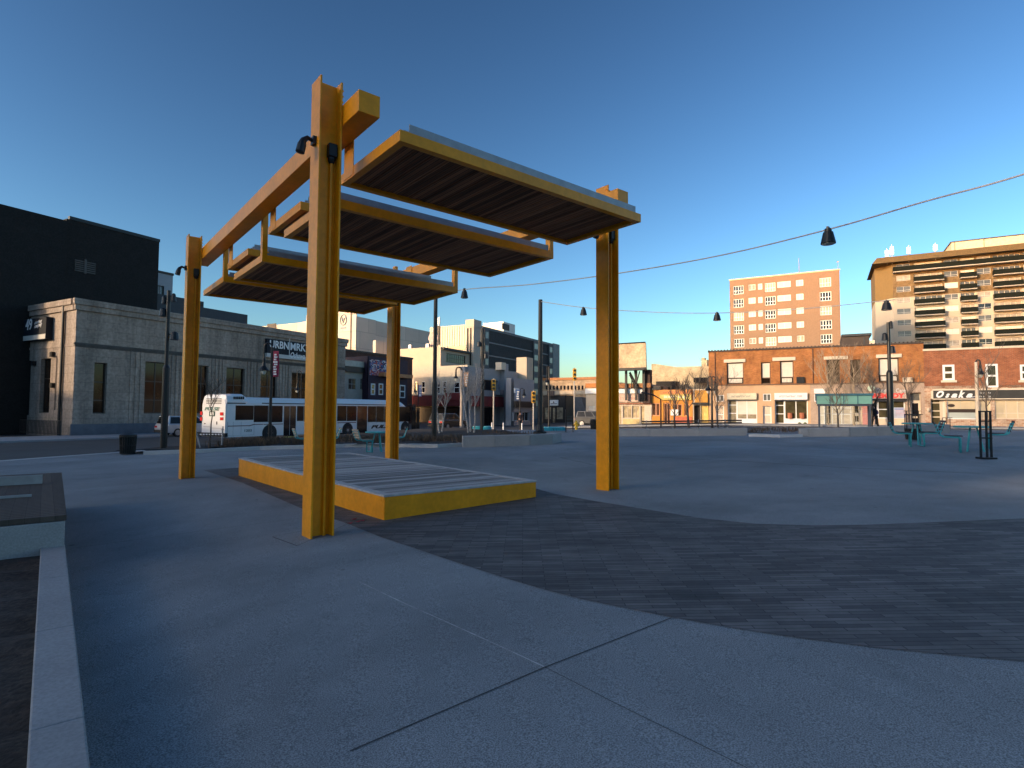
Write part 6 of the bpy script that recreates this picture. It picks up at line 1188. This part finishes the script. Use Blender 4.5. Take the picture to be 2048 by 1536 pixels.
def person(label, loc, rz, jacket, trousers, stride=.22, arm=.15, bag=None, bend=0):
    rt = thing('person', label, 'person', loc, rz)      # faces +x
    f = [((0, 0, .95), .12), ((.01, 0, 1.12), .115), ((.02 + bend, 0, 1.32), .135), ((.01 + bend, 0, 1.46), .07), ((.03 + bend, 0, 1.53), .055), ((.045 + bend, 0, 1.62), .085), ((.05 + bend, 0, 1.70), .088), ((.04 + bend, 0, 1.76), .05)]
    ch = [f]; legs = []
    for sd, st_ in ((-1, 1), (1, -1)):
        base = len(sum([[q for q in c if not isinstance(q, int)] for c in ch], []))
        x1 = stride * st_; leg = [((x1 * .12, .09 * sd, .88), .095), ((x1 * .6 + .02, .09 * sd, .5), .062), ((x1 * 1.05 - .03, .09 * sd, .1), .042), ((x1 * 1.05 + .12, .10 * sd, .035), .034)]; ch.append([0] + leg); legs.append(leg)
    arms = []
    for sd, st_ in ((-1, -1), (1, 1)):
        base = sum(len([q for q in c if not isinstance(q, int)]) for c in ch); ax = arm * st_; sh_ = (.01 + bend, .17 * sd, 1.40); el = (ax * .5 + bend * .5, .22 * sd, 1.13); wr = (ax * 1.2 + .06 + bend * .5, .2 * sd, .90); hd = (ax * 1.3 + .08 + bend * .5, .2 * sd, .83)
        ch.append([2, (sh_, .055), (el, .042), (wr, .028), (hd, .03)]); arms.append([((.02 + bend, .0, 1.38), .09), (sh_, .065), (el, .055), (wr, .042)])
        hi = base + 3
        for k in range(4): o2 = (k - 1.5) * .018; ch.append([hi, ((hd[0] + o2, hd[1], hd[2] - .05), .009), ((hd[0] + o2 + .005, hd[1] - .012 * sd, hd[2] - .085 - .012 * (k in (1, 2))), .008)])
        ch.append([hi, ((hd[0] + .04, hd[1] - .01 * sd, hd[2] + .0), .010), ((hd[0] + .055, hd[1] - .015 * sd, hd[2] - .045), .008)])
    b_ = skin_obj('body', ch, SKIN, rt)
    skin_obj('jacket', [[((0, 0, .90), .135), ((.01, 0, 1.12), .14), ((.02 + bend, 0, 1.32), .155), ((.01 + bend, 0, 1.45), .085)], [2] + arms[0][1:], [2] + arms[1][1:]], jacket, rt)
    skin_obj('trousers', [[((0, 0, .94), .128)]] + [[0] + [(p, r + .018) for p, r in l[:3]] for l in legs], trousers, rt)
    for l in legs: p = l[3][0]; mb = MB(); mb.box(p[0] - .17, p[0] + .11, p[1] - .045, p[1] + .045, 0, .085); mb.build('shoe', BLACK, rt, bevel=.025)
    mb = MB(); mb.lathe([(.02, .08), (.09, .06), (.105, 0), (.1, -.06), (.085, -.1)][::-1], n=14, mt=Matrix.Translation((.025 + bend, 0, 1.71))); mb.build('hair', HAIR, rt, smooth=True)
    mb = MB(); mb.box(.125 + bend, .15 + bend, -.012, .012, 1.65, 1.68)
    for sd in (-1, 1): mb.box(.122 + bend, .132 + bend, .025 * sd - .01, .025 * sd + .01, 1.69, 1.703); mb.box(.03 + bend, .06 + bend, .088 * sd - .01, .088 * sd + .01, 1.65, 1.70)
    mb.build('face_features', mat('skin_dark', (.20, .09, .07), .6), rt)  # nose, eyes and ears in a darker skin tone
    if bag: skin_obj('backpack', [[((-.20, 0, 1.02), .13), ((-.24 + bend, 0, 1.2), .16), ((-.2 + bend, 0, 1.38), .11)]], bag, rt)
    return rt
x, y = plan(1749, 38.5); pr_ = person('person in dark clothes with a purple backpack walking left beside the bus shelter', (x, y, at(1749, 860, 38.5).z), R0 + math.pi + .35, mat('black_coat', (.012, .012, .02), .8), mat('black_trousers', (.012, .012, .015), .8), bag=mat('purple_pack', (.10, .06, .16), .7, var=.3, scale=6), bend=.10)
x, y = plan(1040.5, 52); person('person in dark jacket walking across the far crossing', (x, y, at(1040.5, 861, 52).z), R0 + math.pi / 2 + .3, mat('dark_jacket', (.03, .02, .022), .8), mat('dark_jeans', (.02, .025, .035), .8))
# ------------------------------------------------------------------ unseen blocks, placed and sized to keep low sun off the square
SDIR = Vector((-math.sin(rad(SUN_AZ)), -math.cos(rad(SUN_AZ)), 0)); SPER = Vector((-SDIR.y, SDIR.x, 0))
def caster(label, t, s0, s1, top, dep=14):
    o0 = SDIR * t + SPER * s0; rt = thing('building', label, 'building', (o0.x, o0.y, 0), math.atan2(SPER.y, SPER.x)); W_ = s1 - s0; mb = MB(); mb.box(0, W_, 0, dep, -3, top); mb.build('wall', mat('shade_brick', (.30, .22, .17), .85, var=.15), rt); mb = MB(); z = 2.5
    while z < top - 2.4:
        x = 1.2
        while x < W_ - 1.6: mb.box(x, x + 1.2, -.05, -.004, z, z + 1.5); x += 2.6
        z += 3.2
    if mb.v: mb.build('window', GLASS, rt).name = 'windows'
    return rt
TE = math.tan(rad(SUN_EL)); TC = -95
HT = CZ - 1.0 + (34.5 - TC) * TE
caster('long unseen brick block behind the viewer, placed to shade the square', TC, -120, 3.55, HT); caster('low unseen brick link, kept low to let a strip of sun through', TC, 3.56, 4.95, CZ - 1.26 + (11.4 - TC) * TE); caster('tall unseen brick block beyond the low link, placed to cast shade', TC, 4.96, 34.2, HT); caster('lower unseen brick block left of the view, sized to cast shade', TC, 34.3, 110, CZ + .95 + (-8 - TC) * TE)
